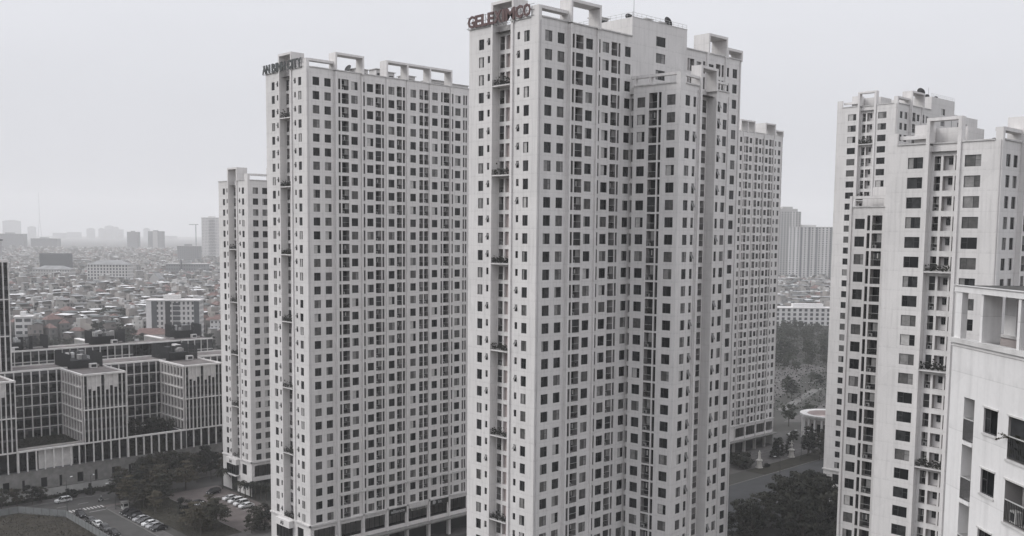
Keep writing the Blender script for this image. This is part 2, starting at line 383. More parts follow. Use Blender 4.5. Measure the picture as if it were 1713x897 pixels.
def body_common(mb, F, Lw, z0, z1, H=H):
    """plain far walls and roof slab of a block Lw x H"""
    mb.srect(F, Lw, 0, H, z0, z1, 'tower_render'); mb.rect(F, 0, Lw, z0, z1, H, 'tower_render')
    mb.hrect(F, .3, Lw-.3, .3, H-.3, z1-1.3, 'roof_felt')
def coping(mb, F, a0, a1, z, d0=-.18, d1=.35, h=.22): mb.box(F, a0, a1, d0, d1, z, z+h, 'coping')
def frame_box(mb, F, a0, a1, zb, zt, d0, d1, t=.45, tb=.5, posts=()):
    """roof frame: fins standing on the parapet and the slab over them"""
    mb.box(F, a0, a0+t, d0, d1, zb, zt-tb, 'pier_render'); mb.box(F, a1-t, a1, d0, d1, zb, zt-tb, 'pier_render')
    for p in posts: mb.box(F, p, p+t, d0, d1, zb, zt-tb, 'pier_render')
    mb.box(F, a0, a1, d0-.004, d1, zt-tb, zt, 'pier_render')

def end_with_recess(wall, FL, FL0, rows, z0, ztop, ops, base):
    """the narrow end: two window bays, a deep slot of loggias between fins"""
    cA, cB = fix(END_A, H), fix(END_B, H)
    facade(wall, FL, H-6.95, H, z0, ztop, cA, rows, ops=ops)
    facade(wall, FL, 0, H-11.5, z0, ztop, cB, rows, ops=ops)
    a0, a1 = H-11.5, H-6.95
    wall.srect(FL, a0, 0, 1.5, z0, ztop, 'tower_render'); wall.srect(FL, a1, 0, 1.5, z0, ztop, 'tower_render')
    facade(wall, FL, a0, a1, z0, ztop, [(a0+.15, a0+1.35, .25, -2.2, 1.1, 'bal'), (a0+1.75, a0+3.05, .25, -2.2, .45, 'panel')], rows, d=1.5, ops=ops)
    wall.box(FL, H-6.75, H-6.2, -.3, .0, z0, ztop, 'pier_render')
def garden_slab(F, a0, a1, z, d0, d1, parent, slabmb, where):
    slabmb = MB()
    slabmb.box(F, a0, a1, d0, d1, z-.22, z, 'cornice')
    slabmb.box(F, a0, a1, d0+.02, d0+.06, z+.95, z+1.0, 'rail_metal')
    n = int((a1-a0)/.22)
    for k in range(n+1): x = a0+k*(a1-a0-.03)/n; slabmb.box(F, x, x+.03, d0+.03, d0+.06, z, z+.95, 'rail_metal')
    rr = rnd
    m = MB(); w = a1-a0; full = rr.uniform(.35, 1.0)
    for k in range(int(260*full)):
        c = (a0+.15+rr.random()*(w-.3), d0+rr.uniform(.0, .8), z+.15+abs(rr.gauss(0, .55))); s = rr.uniform(.07, .17); q = rr.uniform(0, 3)
        m.poly([F.pt(c[0]-s, c[1], c[2]-s*cos(q)), F.pt(c[0]+s, c[1]+s*sin(q), c[2]-s), F.pt(c[0]+s, c[1], c[2]+s*cos(q)), F.pt(c[0]-s, c[1]-s*sin(q), c[2]+s)], 'leaf_dark')
    slabmb.build('garden_slab', parent); o = m.build('balcony_shrub'); tag(o, where, 'shrub', 'planted shrubs on the shared balconies')

def podium_front(wall, F, L, bays, base, glassmb, canopy=True):
    """two storeys of shops: framed windows above, canopy, dark shop fronts and columns below"""
    z_c = base
    wall.box(F, -.35, L, -.35, 0.0, z_c-.25, z_c+.15, 'cornice')
    wall.rect(F, 0, L, z_c-1.2, z_c-.25, 0, 'tower_render')
    a = 0
    for b0, b1 in bays:
        wall.rect(F, a, b0, 4.6, z_c-1.2, 0, 'pier_render'); a = b1
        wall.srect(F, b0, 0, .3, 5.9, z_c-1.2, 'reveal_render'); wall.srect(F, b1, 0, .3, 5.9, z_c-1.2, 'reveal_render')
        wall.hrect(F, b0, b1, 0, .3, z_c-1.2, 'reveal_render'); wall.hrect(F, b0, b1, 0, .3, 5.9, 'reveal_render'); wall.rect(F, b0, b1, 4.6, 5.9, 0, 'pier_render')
        g = MB(); n = 4; w = (b1-b0)/n
        zt, zb = z_c-1.2, 5.9
        g.box(F, b0, b1, .24, .3, zb, zb+.08, 'frame_dark'); g.box(F, b0, b1, .24, .3, zt-.08, zt, 'frame_dark')
        for k in range(n+1): g.box(F, b0+k*w-.04, b0+k*w+.04, .24, .3, zb+.08, zt-.08, 'frame_dark')
        glassmb.append((g, F, b0, b1, zb, zt))
    wall.rect(F, a, L, 4.6, z_c-1.2, 0, 'pier_render')
    # ground floor: deep dark shop line behind columns
    wall.hrect(F, 0, L, 0, 3.0, 4.6, 'reveal_render'); wall.rect(F, 0, L, 0, 4.6, 3.0, 'shop_band')
    if canopy: wall.box(F, 7.6, L, -2.0, -.02, 4.65, 5.0, 'stone')
def finish_podium(lst, root):
    for g, F, b0, b1, zb, zt in lst:
        w_ = g.build('window', root); p = MB(); n = 4; w = (b1-b0)/n
        for k in range(n): p.rect(F, b0+k*w+.04, b0+(k+1)*w-.04, zb+.08, zt-.08, .27, ('glass_dark', 'glass_mid', 'curtain_grey', 'glass_dark')[(k*3+int(b0)) % 4])
        o = p.build('pane'); o.parent = w_; o.matrix_parent_inverse = Matrix.Translation(-Vector(root.location))

def text_mesh(body, size, depth, material):
    cu = bpy.data.curves.new('lettering', 'FONT'); cu.body = body; cu.size = size; cu.extrude = depth; cu.offset = size*.03; cu.resolution_u = 2
    t = bpy.data.objects.new('lettering', cu); COL.objects.link(t); dg = bpy.context.evaluated_depsgraph_get()
    me = bpy.data.meshes.new_from_object(t.evaluated_get(dg)); bpy.data.objects.remove(t); me.materials.clear(); me.materials.append(MATS[material]); return me
def roof_sign(text, F, a0, a1, z, h, material, label, d=-.35):
    """steel frame along the parapet with one standing letter per slot"""
    root = empty('rooftop_sign', F.pt(a0, d, z), label, 'sign')
    fr = MB(); step = (a1-a0)/len(text)
    for zz in (z+.1, z+h*.5, z+h*.95): fr.tube(F.pt(a0-.6, d+.25, zz), F.pt(a1+.6, d+.25, zz), .035, .035, 'frame_dark', 4)
    k = a0
    while k < a1:
        fr.tube(F.pt(k, d+.25, z-.2), F.pt(k, d+.25, z+h), .035, .035, 'frame_dark', 4); fr.tube(F.pt(k, d+.25, z+h*.8), F.pt(k, d+1.6, z-.1), .03, .03, 'frame_dark', 4)
        fr.tube(F.pt(k, d-.1, z-.1), F.pt(k, d+1.0, z-.1), .03, .03, 'frame_dark', 4); k += 1.15
    fr.build('sign_frame', root)
    WT = {'I': .5, 'M': 1.25, ' ': .45, 'L': .85, 'E': .9}; tot = sum(WT.get(c, 1) for c in text); acc = a0
    for i, ch in enumerate(text):
        step = (a1-a0)*WT.get(ch, 1)/tot; x_at = acc; acc += step
        if ch == ' ': continue
        me = text_mesh(ch, h*1.36, .09, material); xs = [v.co.x for v in me.vertices]; wd = max(xs)-min(xs); x0 = min(xs); y0 = min(v.co.y for v in me.vertices)
        sxl = min(1.5, step*.95/wd)
        for v in me.vertices:
            x, y, zz = v.co; v.co = ((x-x0)*sxl, -zz, y-y0)
        p = F.pt(x_at+(step-wd*sxl)/2, d, z); obj('letter', me, root, loc=p, rz=F.th)
    return root
def wall_text(text, F, a, d, z, h, material, parent, width=None):
    me = text_mesh(text, h*1.36, .03, material); xs = [v.co.x for v in me.vertices]; x0 = min(xs); wd = max(xs)-x0; y0 = min(v.co.y for v in me.vertices)
    s = (width/wd) if width else 1
    for v in me.vertices: x, y, zz = v.co; v.co = ((x-x0)*s, -zz, y-y0)
    return obj('lettering', me, parent, loc=F.pt(a, d, z), rz=F.th)

def satellite_dish(p, az, r, label):
    root = empty('satellite_dish', p, label, 'satellite dish', 'satellite dishes on the tower roofs')
    m = MB(); m.tube(p, (p[0], p[1], p[2]+r*1.1), .08, .08, 'frame_dark'); m.build('mast', root)
    m = MB(); c = Vector((p[0], p[1], p[2]+r*1.25)); ax = Vector((cos(az)*.86, sin(az)*.86, .5)); e = ax.orthogonal().normalized(); g = ax.cross(e)
    rings = []
    for t in (0.02, .35, .7, 1): rings.append([tuple(c+ax*(t*t*.3*r)+(e*cos(q*pi/8)+g*sin(q*pi/8))*t*r) for q in range(16)])
    for i in range(3):
        for q in range(16): m.poly([rings[i][q], rings[i][(q+1) % 16], rings[i+1][(q+1) % 16], rings[i+1][q]], 'dish_dark')
    m.build('reflector', root); m = MB(); m.tube(c-g*r*.8+ax*.2*r, c+ax*r*.9, .04, .03, 'frame_dark', 4); m.build('feed_arm', root)
def roof_unit(F, a, d, z, w, dd, h, label):
    root = empty('rooftop_unit', F.pt(a, d, z), label, 'roof unit', 'plant units on the tower roofs')
    m = MB(); m.box(F, a, a+w, d, d+dd, z, z+h, 'cornice'); m.build('housing', root)
    m = MB(); m.box(F, a-.3, a+w+.3, d-.3, d+dd+.3, z+h, z+h+.15, 'coping'); m.build('lid', root)
    m = MB(); m.rect(F, a+w*.15, a+w*.85, z+h*.3, z+h*.8, d-.02, 'screen_dark'); m.build('vent', root)
def roof_rail(mb, F, a0, a1, z, d):
    mb.box(F, a0, a1, d, d+.04, z+.9, z+.95, 'rail_light'); mb.box(F, a0, a1, d, d+.04, z+.45, z+.49, 'rail_light'); n = int((a1-a0)/1.4)
    for k in range(n+1): x = a0+k*(a1-a0-.04)/n; mb.box(F, x, x+.04, d, d+.04, z, z+.95, 'rail_light')

# ------------------------------------------------------------------ the long residential towers
def long_tower(P, row0, nrows, label, front, L, sign=None, pils=(), core=None, frames=(), gardens=(), podbase=10.55, bays=(), endno=None, nick='tower', ztop_add=2.1):
    root = empty('apartment_tower', (P[0], P[1], 0), label, 'tower block', 'pale residential towers')
    F = Fr(P[0], P[1], 0); FL = Fr(P[0], P[1]+H, -pi/2)
    rows = [row0-3.2*k for k in range(nrows)]; zb = podbase; zt = row0+ztop_add
    wall = MB(); ops = []
    if core:
        c0, c1, ch, wcol = core
        facade(wall, F, 0, c0, zb, zt, [c for c in front if c[1] < c0], rows, ops=ops)
        facade(wall, F, c1, L, zb, zt, [c for c in front if c[0] > c1], rows, ops=ops)
        facade(wall, F, c0, c1, zb, row0+ch, [wcol], [row0+3.2]+rows, ops=ops)
        cm = MB(); cm.srect(F, c0, 0, 14, zt-1.3, row0+ch, 'tower_render'); cm.srect(F, c1, 0, 14, zt-1.3, row0+ch, 'tower_render')
        cm.rect(F, c0, c1, zt-1.3, row0+ch, 14, 'tower_render'); cm.hrect(F, c0, c1, 0, 14, row0+ch-.6, 'roof_felt')
        roof_rail(cm, F, c0, c1, row0+ch, .1); cm.box(F, c0-.02, c1+.02, -.06, .25, row0+ch, row0+ch+.12, 'coping')
        FC = F.sub(c0, 14, 0, -pi/2); roof_rail(cm, FC, 0, 14, row0+ch, .1)
        cm.build('lift_core', root)
    else: facade(wall, F, 0, L, zb, zt, front, rows, ops=ops)
    end_with_recess(wall, FL, None, rows, zb, zt, ops, podbase)
    body_common(wall, F, L, 0, zt)
    # corner pier up to the roof frame, coping of the parapet
    wall.box(F, 0.0, .75, 0.0, 1.9, zt, row0+4.0, 'pier_render')
    wall.build('wall', root)
    for G_, a0, a1 in ([(F, .8, core[0]), (F, core[1], L)] if core else [(F, .8, L)])+[(FL, 0, 6.7), (FL, H-6.9, H-1.95)]: par = MB(); coping(par, G_, a0, a1, zt-.05); par.build('parapet', root)
    pl = MB()
    for a, p, top in pils: pl.box(F, a, a+.42, -p, 0, 0 if a > 7 else zb, row0+top, 'pier_render')
    pl.build('pilaster', root)
    fm = MB()
    fm.box(F, .76, 7.3, .02, 1.6, row0+3.5, row0+4.05, 'pier_render'); 
    for a0, a1, t, d1, posts in frames: frame_box(fm, F, a0, a1, zt-.3, row0+t, (-.8 if a0 < 8 else -.35), d1, posts=posts)
    # end frame on the narrow side
    frame_box(fm, FL, H-11.9, H-6.05, zt-.3, row0+6.05, -.3, 3.2)
    fm.box(FL, H-11.9, H-11.5, -.3, 0, zb, zt-.3, 'pier_render')
    fm.build('roof_frame', root)
    gl = []
    podium_front(wall_p := MB(), F, L, bays, zb, gl)
    # end podium: cornice, tall window, entrance box
    wall_p.box(FL, 0, H+.35, -.35, 0, zb-.25, zb+.15, 'cornice')
    facade(wall_p, FL, 0, H, 0, zb-.25, [(H-15.3, H-14.2, -1.35, -4.4, .2, 'dark'), (H-5.8, H-3.05, -1.35, -4.4, .2, 'dark')], [zb+.0], ops=None)
    wall_p.box(FL, H-14.0, H-7.5, -1.3, 0, zb-2.0, zb-.3, 'pier_render')
    wall_p.box(FL, H-13.8, H-8.0, -1.0, -.02, zb-5.2, zb-2.0, 'glass_dark')
    for k in range(5): wall_p.box(FL, H-13.8+k*1.42, H-13.7+k*1.42, -1.06, -1.0, zb-5.2, zb-2.0, 'frame_dark')
    wall_p.box(FL, H-14.2, H-7.3, -1.5, 0, zb-5.5, zb-5.2, 'cornice')
    wall_p.box(FL, H-12.5, H-9, -.05, 0, 0, zb-5.6, 'shop_band')
    for a, p, top in pils: 
        if a > 7: wall_p.box(F, a-.15, a+.6, -.3, .6, 0, 4.6, 'pier_render')
    wall_p.build('podium', root); finish_podium(gl, root)
    if endno: wall_text(endno, FL, H-11.6, -1.34, zb-1.65, .95, 'letter_black', root)
    sl = MB()
    for k in gardens: garden_slab(FL, H-11.5, H-6.95, rows[k]-2.3, -.25, 1.45, root, sl, 'shrubs on the %s planted slab from the top, %s' % (ORD[gardens.index(k)], nick))
    place_openings(ops, root)
    return root, F, FL, rows

BAYS = [(1.0, 6.9), (8.6, 14.5), (15.6, 21.7)]
BAYS_B = BAYS+[(22.7, 28.0), (29.0, 35.1), (36.2, 41.9), (43.0, 48.5)]
ORD = ['first', 'second', 'third', 'fourth', 'fifth', 'sixth', 'seventh']
G5 = (2, 7, 12, 17, 22, 27, 32)
# C: the tallest, nearest; lift core and an angled wing on its front
PC = (122.3, 123.7)
tC, FC, FLC, rowsC = long_tower(PC, 115.3, 33, 'tallest nearest pale tower block with red letters along its roof edge', FRONT+[c for c in FAR_D if c[0] > 42], 61.2,
    pils=[(7.3, .8, 2.0), (14.85, .35, 2.0), (48.6, .3, 2), (55.1, .3, 2)], core=(24.9, 41.9, 5.7, (32.15, 35.05, -.05, -1.9, .16, 'win')),
    frames=[(7.3, 15.3, 6.1, 2.0, ()), (48.9, 55.6, 6.1, 3.5, ()), (55.62, 61.2, 4.05, 2.5, ())], gardens=G5, bays=BAYS, nick='tallest tower')
tB, FB, FLB, rowsB = long_tower((122.3, 198.5), 115.3, 33, 'long pale tower with dark grey letters along its roof edge, its shops marked A3', FRONT_B, 61.2,
    pils=[(7.3, .8, 2.0), (14.85, .35, 2.0), (22.1, .35, 2), (28.35, .35, 2), (35.45, .35, 2), (42.3, .35, 2)],
    frames=[(7.3, 15.3, 6.1, 2.0, ()), (22.1, 42.8, 6.15, 2.4, (28.35, 35.45))], gardens=G5, bays=BAYS_B, endno='A3', nick='long A3 tower')
tA, FA, FLA, rowsA = long_tower((143.9, 266.3), 92.85, 26, 'lower pale tower at the far left of the row, its entrance marked A4', FRONT_B, 55,
    pils=[(7.3, .8, 2.0), (14.85, .35, 2.0)], frames=[(7.3, 15.3, 6.1, 2.0, ())], gardens=(5, 10, 15, 20, 25), bays=BAYS, endno='A4', nick='lower A4 tower')
mD = [(61.1-c[1], 61.1-c[0])+c[2:] for c in FAR_D]
tD, FD, FLD, rowsD = long_tower((270.0, 203.9), 115.2, 33, 'distant pale tower rising behind the tallest block, beside the statues', [c for c in mD if c[1] < 28]+FAR_D, 61.1,
    pils=[(7.3, .8, 2.0), (34.8, .3, 2), (41.65, .3, 2), (48.6, .3, 2), (55.1, .3, 2)],
    frames=[(33.0, 42.1, 6.15, 3.5, (37.3,)), (48.9, 55.6, 6.15, 4.5, ()), (55.62, 61.1, 4.05, 2.5, ())], gardens=(), bays=BAYS+[(35.3, 41.4), (42.5, 48.4), (49.4, 54.9), (56.0, 60.4)])
for t_, F_, row_ in ((tB, FB, 30), (tD, FD, 30)):
    m = MB(); z = 115.3-3.2*row_-2.6
    m.box(F_, 8.0, 60.5, -.55, -.36, z-.25, z+.1, 'coping'); m.build('ledge', t_)
m = MB(); roof_rail(m, FD, 42.5, 48.5, 117.3, 3); m.build('roof_railing', tD)

roof_sign('GELEXIMCO', FLC, -.1, 16.6, 117.55, 2.15, 'sign_red', 'dull red capital letters spelling a company name above the tallest tower end')
roof_sign('AN BINH CITY', FLB, -.9, 16.6, 117.45, 2.05, 'sign_dark', 'dark grey capital letters on a steel frame above the long tower end')

# drain pipes down the faces
for t_, F_, xs in ((tC, FC, (.5, 15.35, 60.6)), (tB, FB, (.45, 15.4, 28.9)), (tD, FD, (48.4, 60.7))):
    for x in xs:
        m = MB(); m.tube(F_.pt(x, -.12, 5), F_.pt(x, -.12, 116.8), .07, .07, 'reveal_render', 6); m.build('drain_pipe', t_)
for t_, F_ in ((tC, FLC), (tB, FLB)):
    m = MB(); m.tube(F_.pt(11.62, -.1, 10.6), F_.pt(11.62, -.1, 116), .07, .07, 'rail_light', 6); m.build('drain_pipe', t_)

# angled wing on the front of the tallest tower
dy = 0.09699
W0 = Fr(147.5, 112.3, dy); WL = Fr(147.5-11.9*sin(dy), 112.3+11.9*cos(dy), dy-pi/2)
HW_ = 11.9
rowsW = [115.3-9.6-3.2*k for k in range(30)]
wm_ = MB(); ops = []; zt = 105.7+2.1
facade(wm_, WL, HW_-10.2, HW_, 10.5, zt, [(HW_-9.36, HW_-7.6, 0, -1.88, .16, 'win'), (HW_-6.72, HW_-4.93, .65, -2.2, 1.3, 'bal'), (HW_-4.62, HW_-4.02, .65, -2.2, .3, 'slot'), (HW_-2.8, HW_-1.0, 0, -1.88, .16, 'win')], rowsW, ops=ops)
facade(wm_, WL, 0, HW_-10.2, 10.5, zt, [(.25, 1.2, .1, -2.2, .4, 'slot')], rowsW, d=.9, ops=ops)
wm_.srect(WL, HW_-10.2, 0, .9, 10.5, zt, 'tower_render')
facade(wm_, W0, 0, 7.3, 10.5, zt, [(1.85, 3.45, 0, -1.9, .16, 'win'), (4.65, 5.62, 0, -1.9, .16, 'small')], rowsW, ops=ops)
wm_.srect(W0, 7.3, 0, 1.85, 10.5, zt, 'tower_render'); wm_.srect(W0, 12.8, 0, 1.85, 10.5, zt, 'tower_render')
facade(wm_, W0, 7.3, 12.8, 10.5, zt, [(8.2, 9.6, .2, -2.2, .4, 'panel'), (9.75, 10.35, .2, -2.2, .4, 'panel'), (10.6, 12.5, .2, -2.2, 1.2, 'bal')], rowsW, d=1.85, ops=ops)
facade(wm_, W0, 12.8, 17.9, 10.5, zt, [(13.6, 14.55, 0, -1.9, .16, 'small'), (15.7, 17.2, 0, -1.9, .16, 'win')], rowsW, ops=ops)
wm_.srect(W0, 17.9, 0, 14, 0, zt, 'tower_render'); wm_.hrect(W0, .3, 17.7, .3, 12, zt-1.3, 'roof_felt')
wm_.rect(W0, 0, 17.9, 0, 10.5, 0, 'tower_render'); wm_.rect(WL, 0, HW_, 0, 10.5, 0, 'tower_render')
wm_.box(W0, 0, 1.9, 0, .9, zt, 105.7+4.0, 'pier_render')
wm_.build('wing_wall', tC)
for G_, a0, a1 in ((W0, 1.9, 6.5), (W0, 12.8, 17.9), (WL, 1.7, HW_-.9)): m = MB(); coping(m, G_, a0, a1, zt-.05); m.build('parapet', tC)
m = MB()
m.box(WL, HW_-10.9, HW_-.9, -.02, .8, 105.7+3.55, 105.7+4.05, 'pier_render'); m.box(WL, HW_-10.2, HW_-9.8, 0, .8, zt, 105.7+3.55, 'pier_render'); m.box(WL, HW_-6.8, HW_-6.35, 0, .8, zt, 105.7+3.55, 'pier_render')
m.box(W0, 1.9, 6.6, 0, .7, 105.7+3.45, 105.7+3.9, 'pier_render')
frame_box(m, W0, 6.6, 13.0, 105.7+1.8, 105.7+6.0, -.35, 1.8, t=.7)
m.box(W0, 6.6, 7.3, -.35, 0, 10.5, 105.7+1.8, 'pier_render'); m.box(W0, 12.8, 13.0, -.2, 0, 10.5, 105.7+1.8, 'pier_render')
m.box(W0, 13.1, 17.4, 0, .7, 105.7+3.5, 105.7+3.9, 'pier_render'); m.build('roof_frame', tC)
m = MB()
for a in (6.1, 17.6): m.tube(W0.pt(a, -.12, 5), W0.pt(a, -.12, 107), .07, .07, 'reveal_render', 6)
m.build('drain_pipe', tC)
# wing windows share the tower's budget: nearest as parts, rest together
for o in sorted(ops, key=lambda o: abs(o[3]-80))[:60]: opening_obj(o, tC)
A = MB()
for kind, a0, a1, z0, z1, dep, F, var in sorted(ops, key=lambda o: abs(o[3]-80))[60:]:
    G = F.sub(a0, 0 if kind == 'bal' else dep, z0)
    if kind == 'bal': bal_build(A, A, G, a1-a0, z1-z0, dep, var)
    else: win_build(A, A, G, a1-a0, z1-z0, kind, var)
A.build('window', tC, kind='stuff')

# ------------------------------------------------------------------ the three-bay towers on the right (E far, F near with wing W)
END_E = [(3.1, 5.6, 0, -1.8, .16, 'win'), (12.2, 14.7, 0, -1.8, .16, 'win')]
FRONT_E = [(1.65, 3.3, 0, -1.88, .16, 'win'), (4.55, 6.25, 0, -1.88, .16, 'win'), (8.55, 9.12, .3, -2.15, .3, 'slot'), (9.5, 11.4, .3, -2.15, 1.3, 'bal'), (12.2, 13.95, 0, -1.88, .16, 'win'),
           (15.5, 17.1, .3, -2.15, .8, 'bal'), (18.1, 19.8, 0, -1.88, .16, 'win')]
def end_tower(P, row0, nrows, label, gardens, garden_label, core=True):
    root = empty('apartment_tower', (P[0], P[1], 0), label, 'tower block', 'pale residential towers')
    F = Fr(P[0], P[1], 0); FL = Fr(P[0], P[1]+H, -pi/2); rows = [row0-3.2*k for k in range(nrows)]; zb = row0-3.2*(nrows-1)-2.4; zt = row0+2.1
    wall = MB(); ops = []
    facade(wall, FL, H-6.8, H, zb, zt, fix(END_E[:1], H), rows, ops=ops); facade(wall, FL, 0, H-11.2, zb, zt, fix(END_E[1:], H), rows, ops=ops)
    a0, a1 = H-11.2, H-6.8
    wall.srect(FL, a0, 0, 1.0, zb, zt, 'tower_render'); wall.srect(FL, a1, 0, 1.0, zb, zt, 'tower_render')
    facade(wall, FL, a0, a1, zb, zt, [(a0+.45, a0+1.45, 0.1, -2.2, .9, 'bal'), (a0+1.85, a0+3.45, .1, -2.2, .9, 'lob'), (a0+3.75, a1-.05, .1, -2.2, .4, 'slot')], rows, d=1.0, ops=ops)
    # the middle loggia keeps a pale back wall with a dark window in its upper part
    lob = [o for o in ops if o[0] == 'lob']; ops = [o for o in ops if o[0] != 'lob']
    for kind, b0, b1, z0, z1, dep, G, var in lob:
        wall.rect(G, b0, b1, z0, z1, dep-.01, 'reveal_render'); ops.append(('win', b0+.55, b1-.02, z0+.95, z1-.25, dep-.1, G, (0, 4, 6, 8)[var % 4]))
    facade(wall, F, 0, 21.4, zb, zt, FRONT_E, rows, ops=ops)
    if core:
        facade(wall, F, 21.4, 37.4, zb, row0+6.0, [(28.1, 30.9, -.1, -1.95, .16, 'win')], [row0+3.2]+rows, ops=ops)
        cm = MB(); cm.srect(F, 21.4, 0, 14, zt-1.3, row0+6, 'tower_render'); cm.srect(F, 37.4, 0, 14, zt-1.3, row0+6, 'tower_render'); cm.rect(F, 21.4, 37.4, zt-1.3, row0+6, 14, 'tower_render')
        cm.hrect(F, 21.4, 37.4, 0, 14, row0+5.4, 'roof_felt'); roof_rail(cm, F, 21.4, 37.4, row0+6, .1); cm.build('lift_core', root)
        facade(wall, F, 37.4, 55, zb, zt, [(40, 41.8, 0, -1.88, .16, 'win'), (45, 46.8, 0, -1.88, .16, 'win')], rows, ops=ops)
    else: facade(wall, F, 21.4, 40, zb, zt, [(24, 25.8, 0, -1.88, .16, 'win'), (28, 29.8, 0, -1.88, .16, 'win')], rows, ops=ops)
    LL = 55 if core else 40
    body_common(wall, F, LL, 0, zt)
    wall.box(F, 0, .7, 0, 1.1, zt, row0+4.0, 'pier_render')
    wall.rect(F, 0, LL, 0, zb, 0, 'tower_render'); facade(wall, FL, 0, H, 0, zb, [(H-15.2, H-12.5, -1.3, -4.3, .2, 'dark'), (H-11.0, H-7.0, -1.3, -4.3, .2, 'dark'), (H-5.6, H-3.0, -1.3, -4.3, .2, 'dark')], [zb])
    wall.build('wall', root)
    for G_, b0, b1 in ((F, .8, 21.4 if core else 40), (FL, 1.6, 6.4), (FL, H-6.1, H-1.15)): par = MB(); coping(par, G_, b0, b1, zt-.05); par.build('parapet', root)
    par = MB()
    coping(par, FL, H-11.2, H-6.8, zt-.05, d0=.8, d1=1.3); par.build('parapet', root); par = MB(); par.box(FL, -.3, H+.3, -.3, 0, zb-.4, zb, 'cornice'); par.box(F, -.296, LL, -.3, 0, zb-.404, zb-.004, 'cornice'); par.build('cornice', root)
    fm = MB()
    frame_box(fm, FL, H-11.75, H-6.2, zt-.3, row0+6.1, -.3, 1.2, t=.55)
    fm.box(FL, H-11.75, H-11.2, -.3, 0, zb, zt-.3, 'pier_render'); fm.box(FL, H-6.75, H-6.2, -.3, 0, zb, zt-.3, 'pier_render')
    fm.box(FL, 0, 1.6, 0, .5, zt, row0+4.05, 'pier_render'); fm.box(FL, 1.6, 6.0, 0.9, 1.5, row0+3.0, row0+3.6, 'pier_render')
    fm.box(FL, 3.7, 6.0, 1.6, 4.2, zt, row0+5.3, 'pier_render')
    fm.box(F, .72, 7.3, .02, 1.5, row0+3.5, row0+4.05, 'pier_render'); frame_box(fm, F, 7.3, 15.3, zt-.3, row0+6.15, -.8, 2.2)
    fm.box(F, 7.3, 7.72, -.8, 0, zb, zt-.3, 'pier_render'); fm.box(F, 14.85, 15.3, -.35, 0, zb, zt-.3, 'pier_render')
    fm.build('roof_frame', root)
    rm = MB(); rm.box(F, 4.5, 11, 7.2, 13, zt-1.2, row0+4.9, 'tower_render', 'roof_felt'); rm.box(F, 14, 20, 5, 13, zt-1.2, row0+3.6, 'tower_render', 'roof_felt'); rm.build('stair_house', root)
    m = MB(); m.tube(FL.pt(H-.25, -.1, zb), FL.pt(H-.25, -.1, zt), .07, .07, 'reveal_render', 6); m.build('drain_pipe', root)
    sl = MB()
    for k in gardens: garden_slab(FL, a0, a1, rows[k]-2.3, -.2, .95, root, sl, 'shrubs on the %s planted slab from the top, %s' % (ORD[gardens.index(k)], garden_label))
    return root, F, FL, rows, ops
tE, FE, FLE, rowsE, opsE = end_tower((270.1, 130.4), 115.3, 33, 'tall pale tower behind and left of the near right hand tower', (2, 7, 12, 17, 22, 27, 32), 'farther right hand tower')
place_openings(opsE, tE)
PF = (158.2, 59.5)
tF, FF, FLF, rowsF, opsF = end_tower(PF, 92.9, 26, 'broad pale tower with wide windows and planted loggias, a lower wing at its left', (5, 10, 15, 20), 'near right hand tower', core=False)
# wing W of tower F
FW = Fr(169.3, 59.5+31.0, -pi/2); row0w = 92.9-9.6; rowsWw = [row0w-3.2*k for k in range(23)]; zb = rowsWw[-1]-2.4; zt = row0w+2.1
wv = 31.0+59.5
def wa(v): return wv-(88.9+v)            # a on the wing wall from the fitted wing coordinate v
m = MB(); ow = []
facade(m, FW, wa(.9), wa(-7.5), zb, zt, [(wa(-.13), wa(-2.0), 0, -1.85, .16, 'win'), (wa(-2.45), wa(-3.03), .6, -2.1, .3, 'slot'), (wa(-3.4), wa(-5.3), .6, -2.1, 1.3, 'bal')], rowsWw, ops=ow)
m.rect(FW, wa(.9), 14, 0, zb, 0, 'tower_render')
m.srect(FW, wa(.9), 0, 15, 0, zt, 'tower_render'); m.hrect(FW, .8, 14, .2, 15, zt-1.2, 'roof_felt'); m.rect(FW, wa(-7.5), 14, 0, zt, .0, 'tower_render')
m.box(FW, wa(.9), wa(.45), -.3, 0, 0, row0w+4.1, 'pier_render')
m.build('wing_wall', tF)
m = MB(); m.box(FW, wa(.45), wa(-5.9), -.05, .9, row0w+3.6, row0w+4.1, 'pier_render'); m.box(FW, wa(-5.5), wa(-5.95), -.05, .9, zt, row0w+3.6, 'pier_render')
m.box(FW, wa(.45), wa(-2.0), 3.6, 4.2, zt-1, row0w+4.0, 'pier_render'); m.box(FW, wa(-2.0), wa(-5.95), 2.5, 6, zt-1, row0w+5.7, 'pier_render'); m.build('roof_frame', tF)
m = MB(); coping(m, FW, wa(.45), wa(-5.9), zt-.05); m.build('parapet', tF)
place_openings(opsF+ow, tF)

# ------------------------------------------------------------------ G: the near tower at the right edge
TG = math.atan2(-.77048, -.63747)
FG = Fr(52.725, 20.058, TG); Z0G = 71.26
rg = empty('apartment_tower', (52.725, 20.058, 0), 'nearest bright white tower corner with an open concrete frame on its roof', 'tower block', 'pale residential towers')
rowsG = [Z0G-3.2*k for k in range(20)]
w = MB(); opsG = []
facade(w, FG, -.93, 14, 0, Z0G+3.05, [(0, 1.31, 0, -1.33, .12, 'win'), (2.28, 4.6, -.03, -2.2, 1.3, 'bal'), (6.4, 7.7, 0, -1.33, .12, 'win'), (9, 11.3, -.03, -2.2, 1.3, 'bal')], rowsG, wm='near_render', ops=opsG)
w.rect(FG, -3.5, -2.0, 0, Z0G+3.05, 0, 'near_render'); w.srect(FG, -2.0, 0, 1.3, 0, Z0G+3.05, 'near_render'); w.srect(FG, -.93, 0, 1.3, 0, Z0G+3.05, 'near_render')
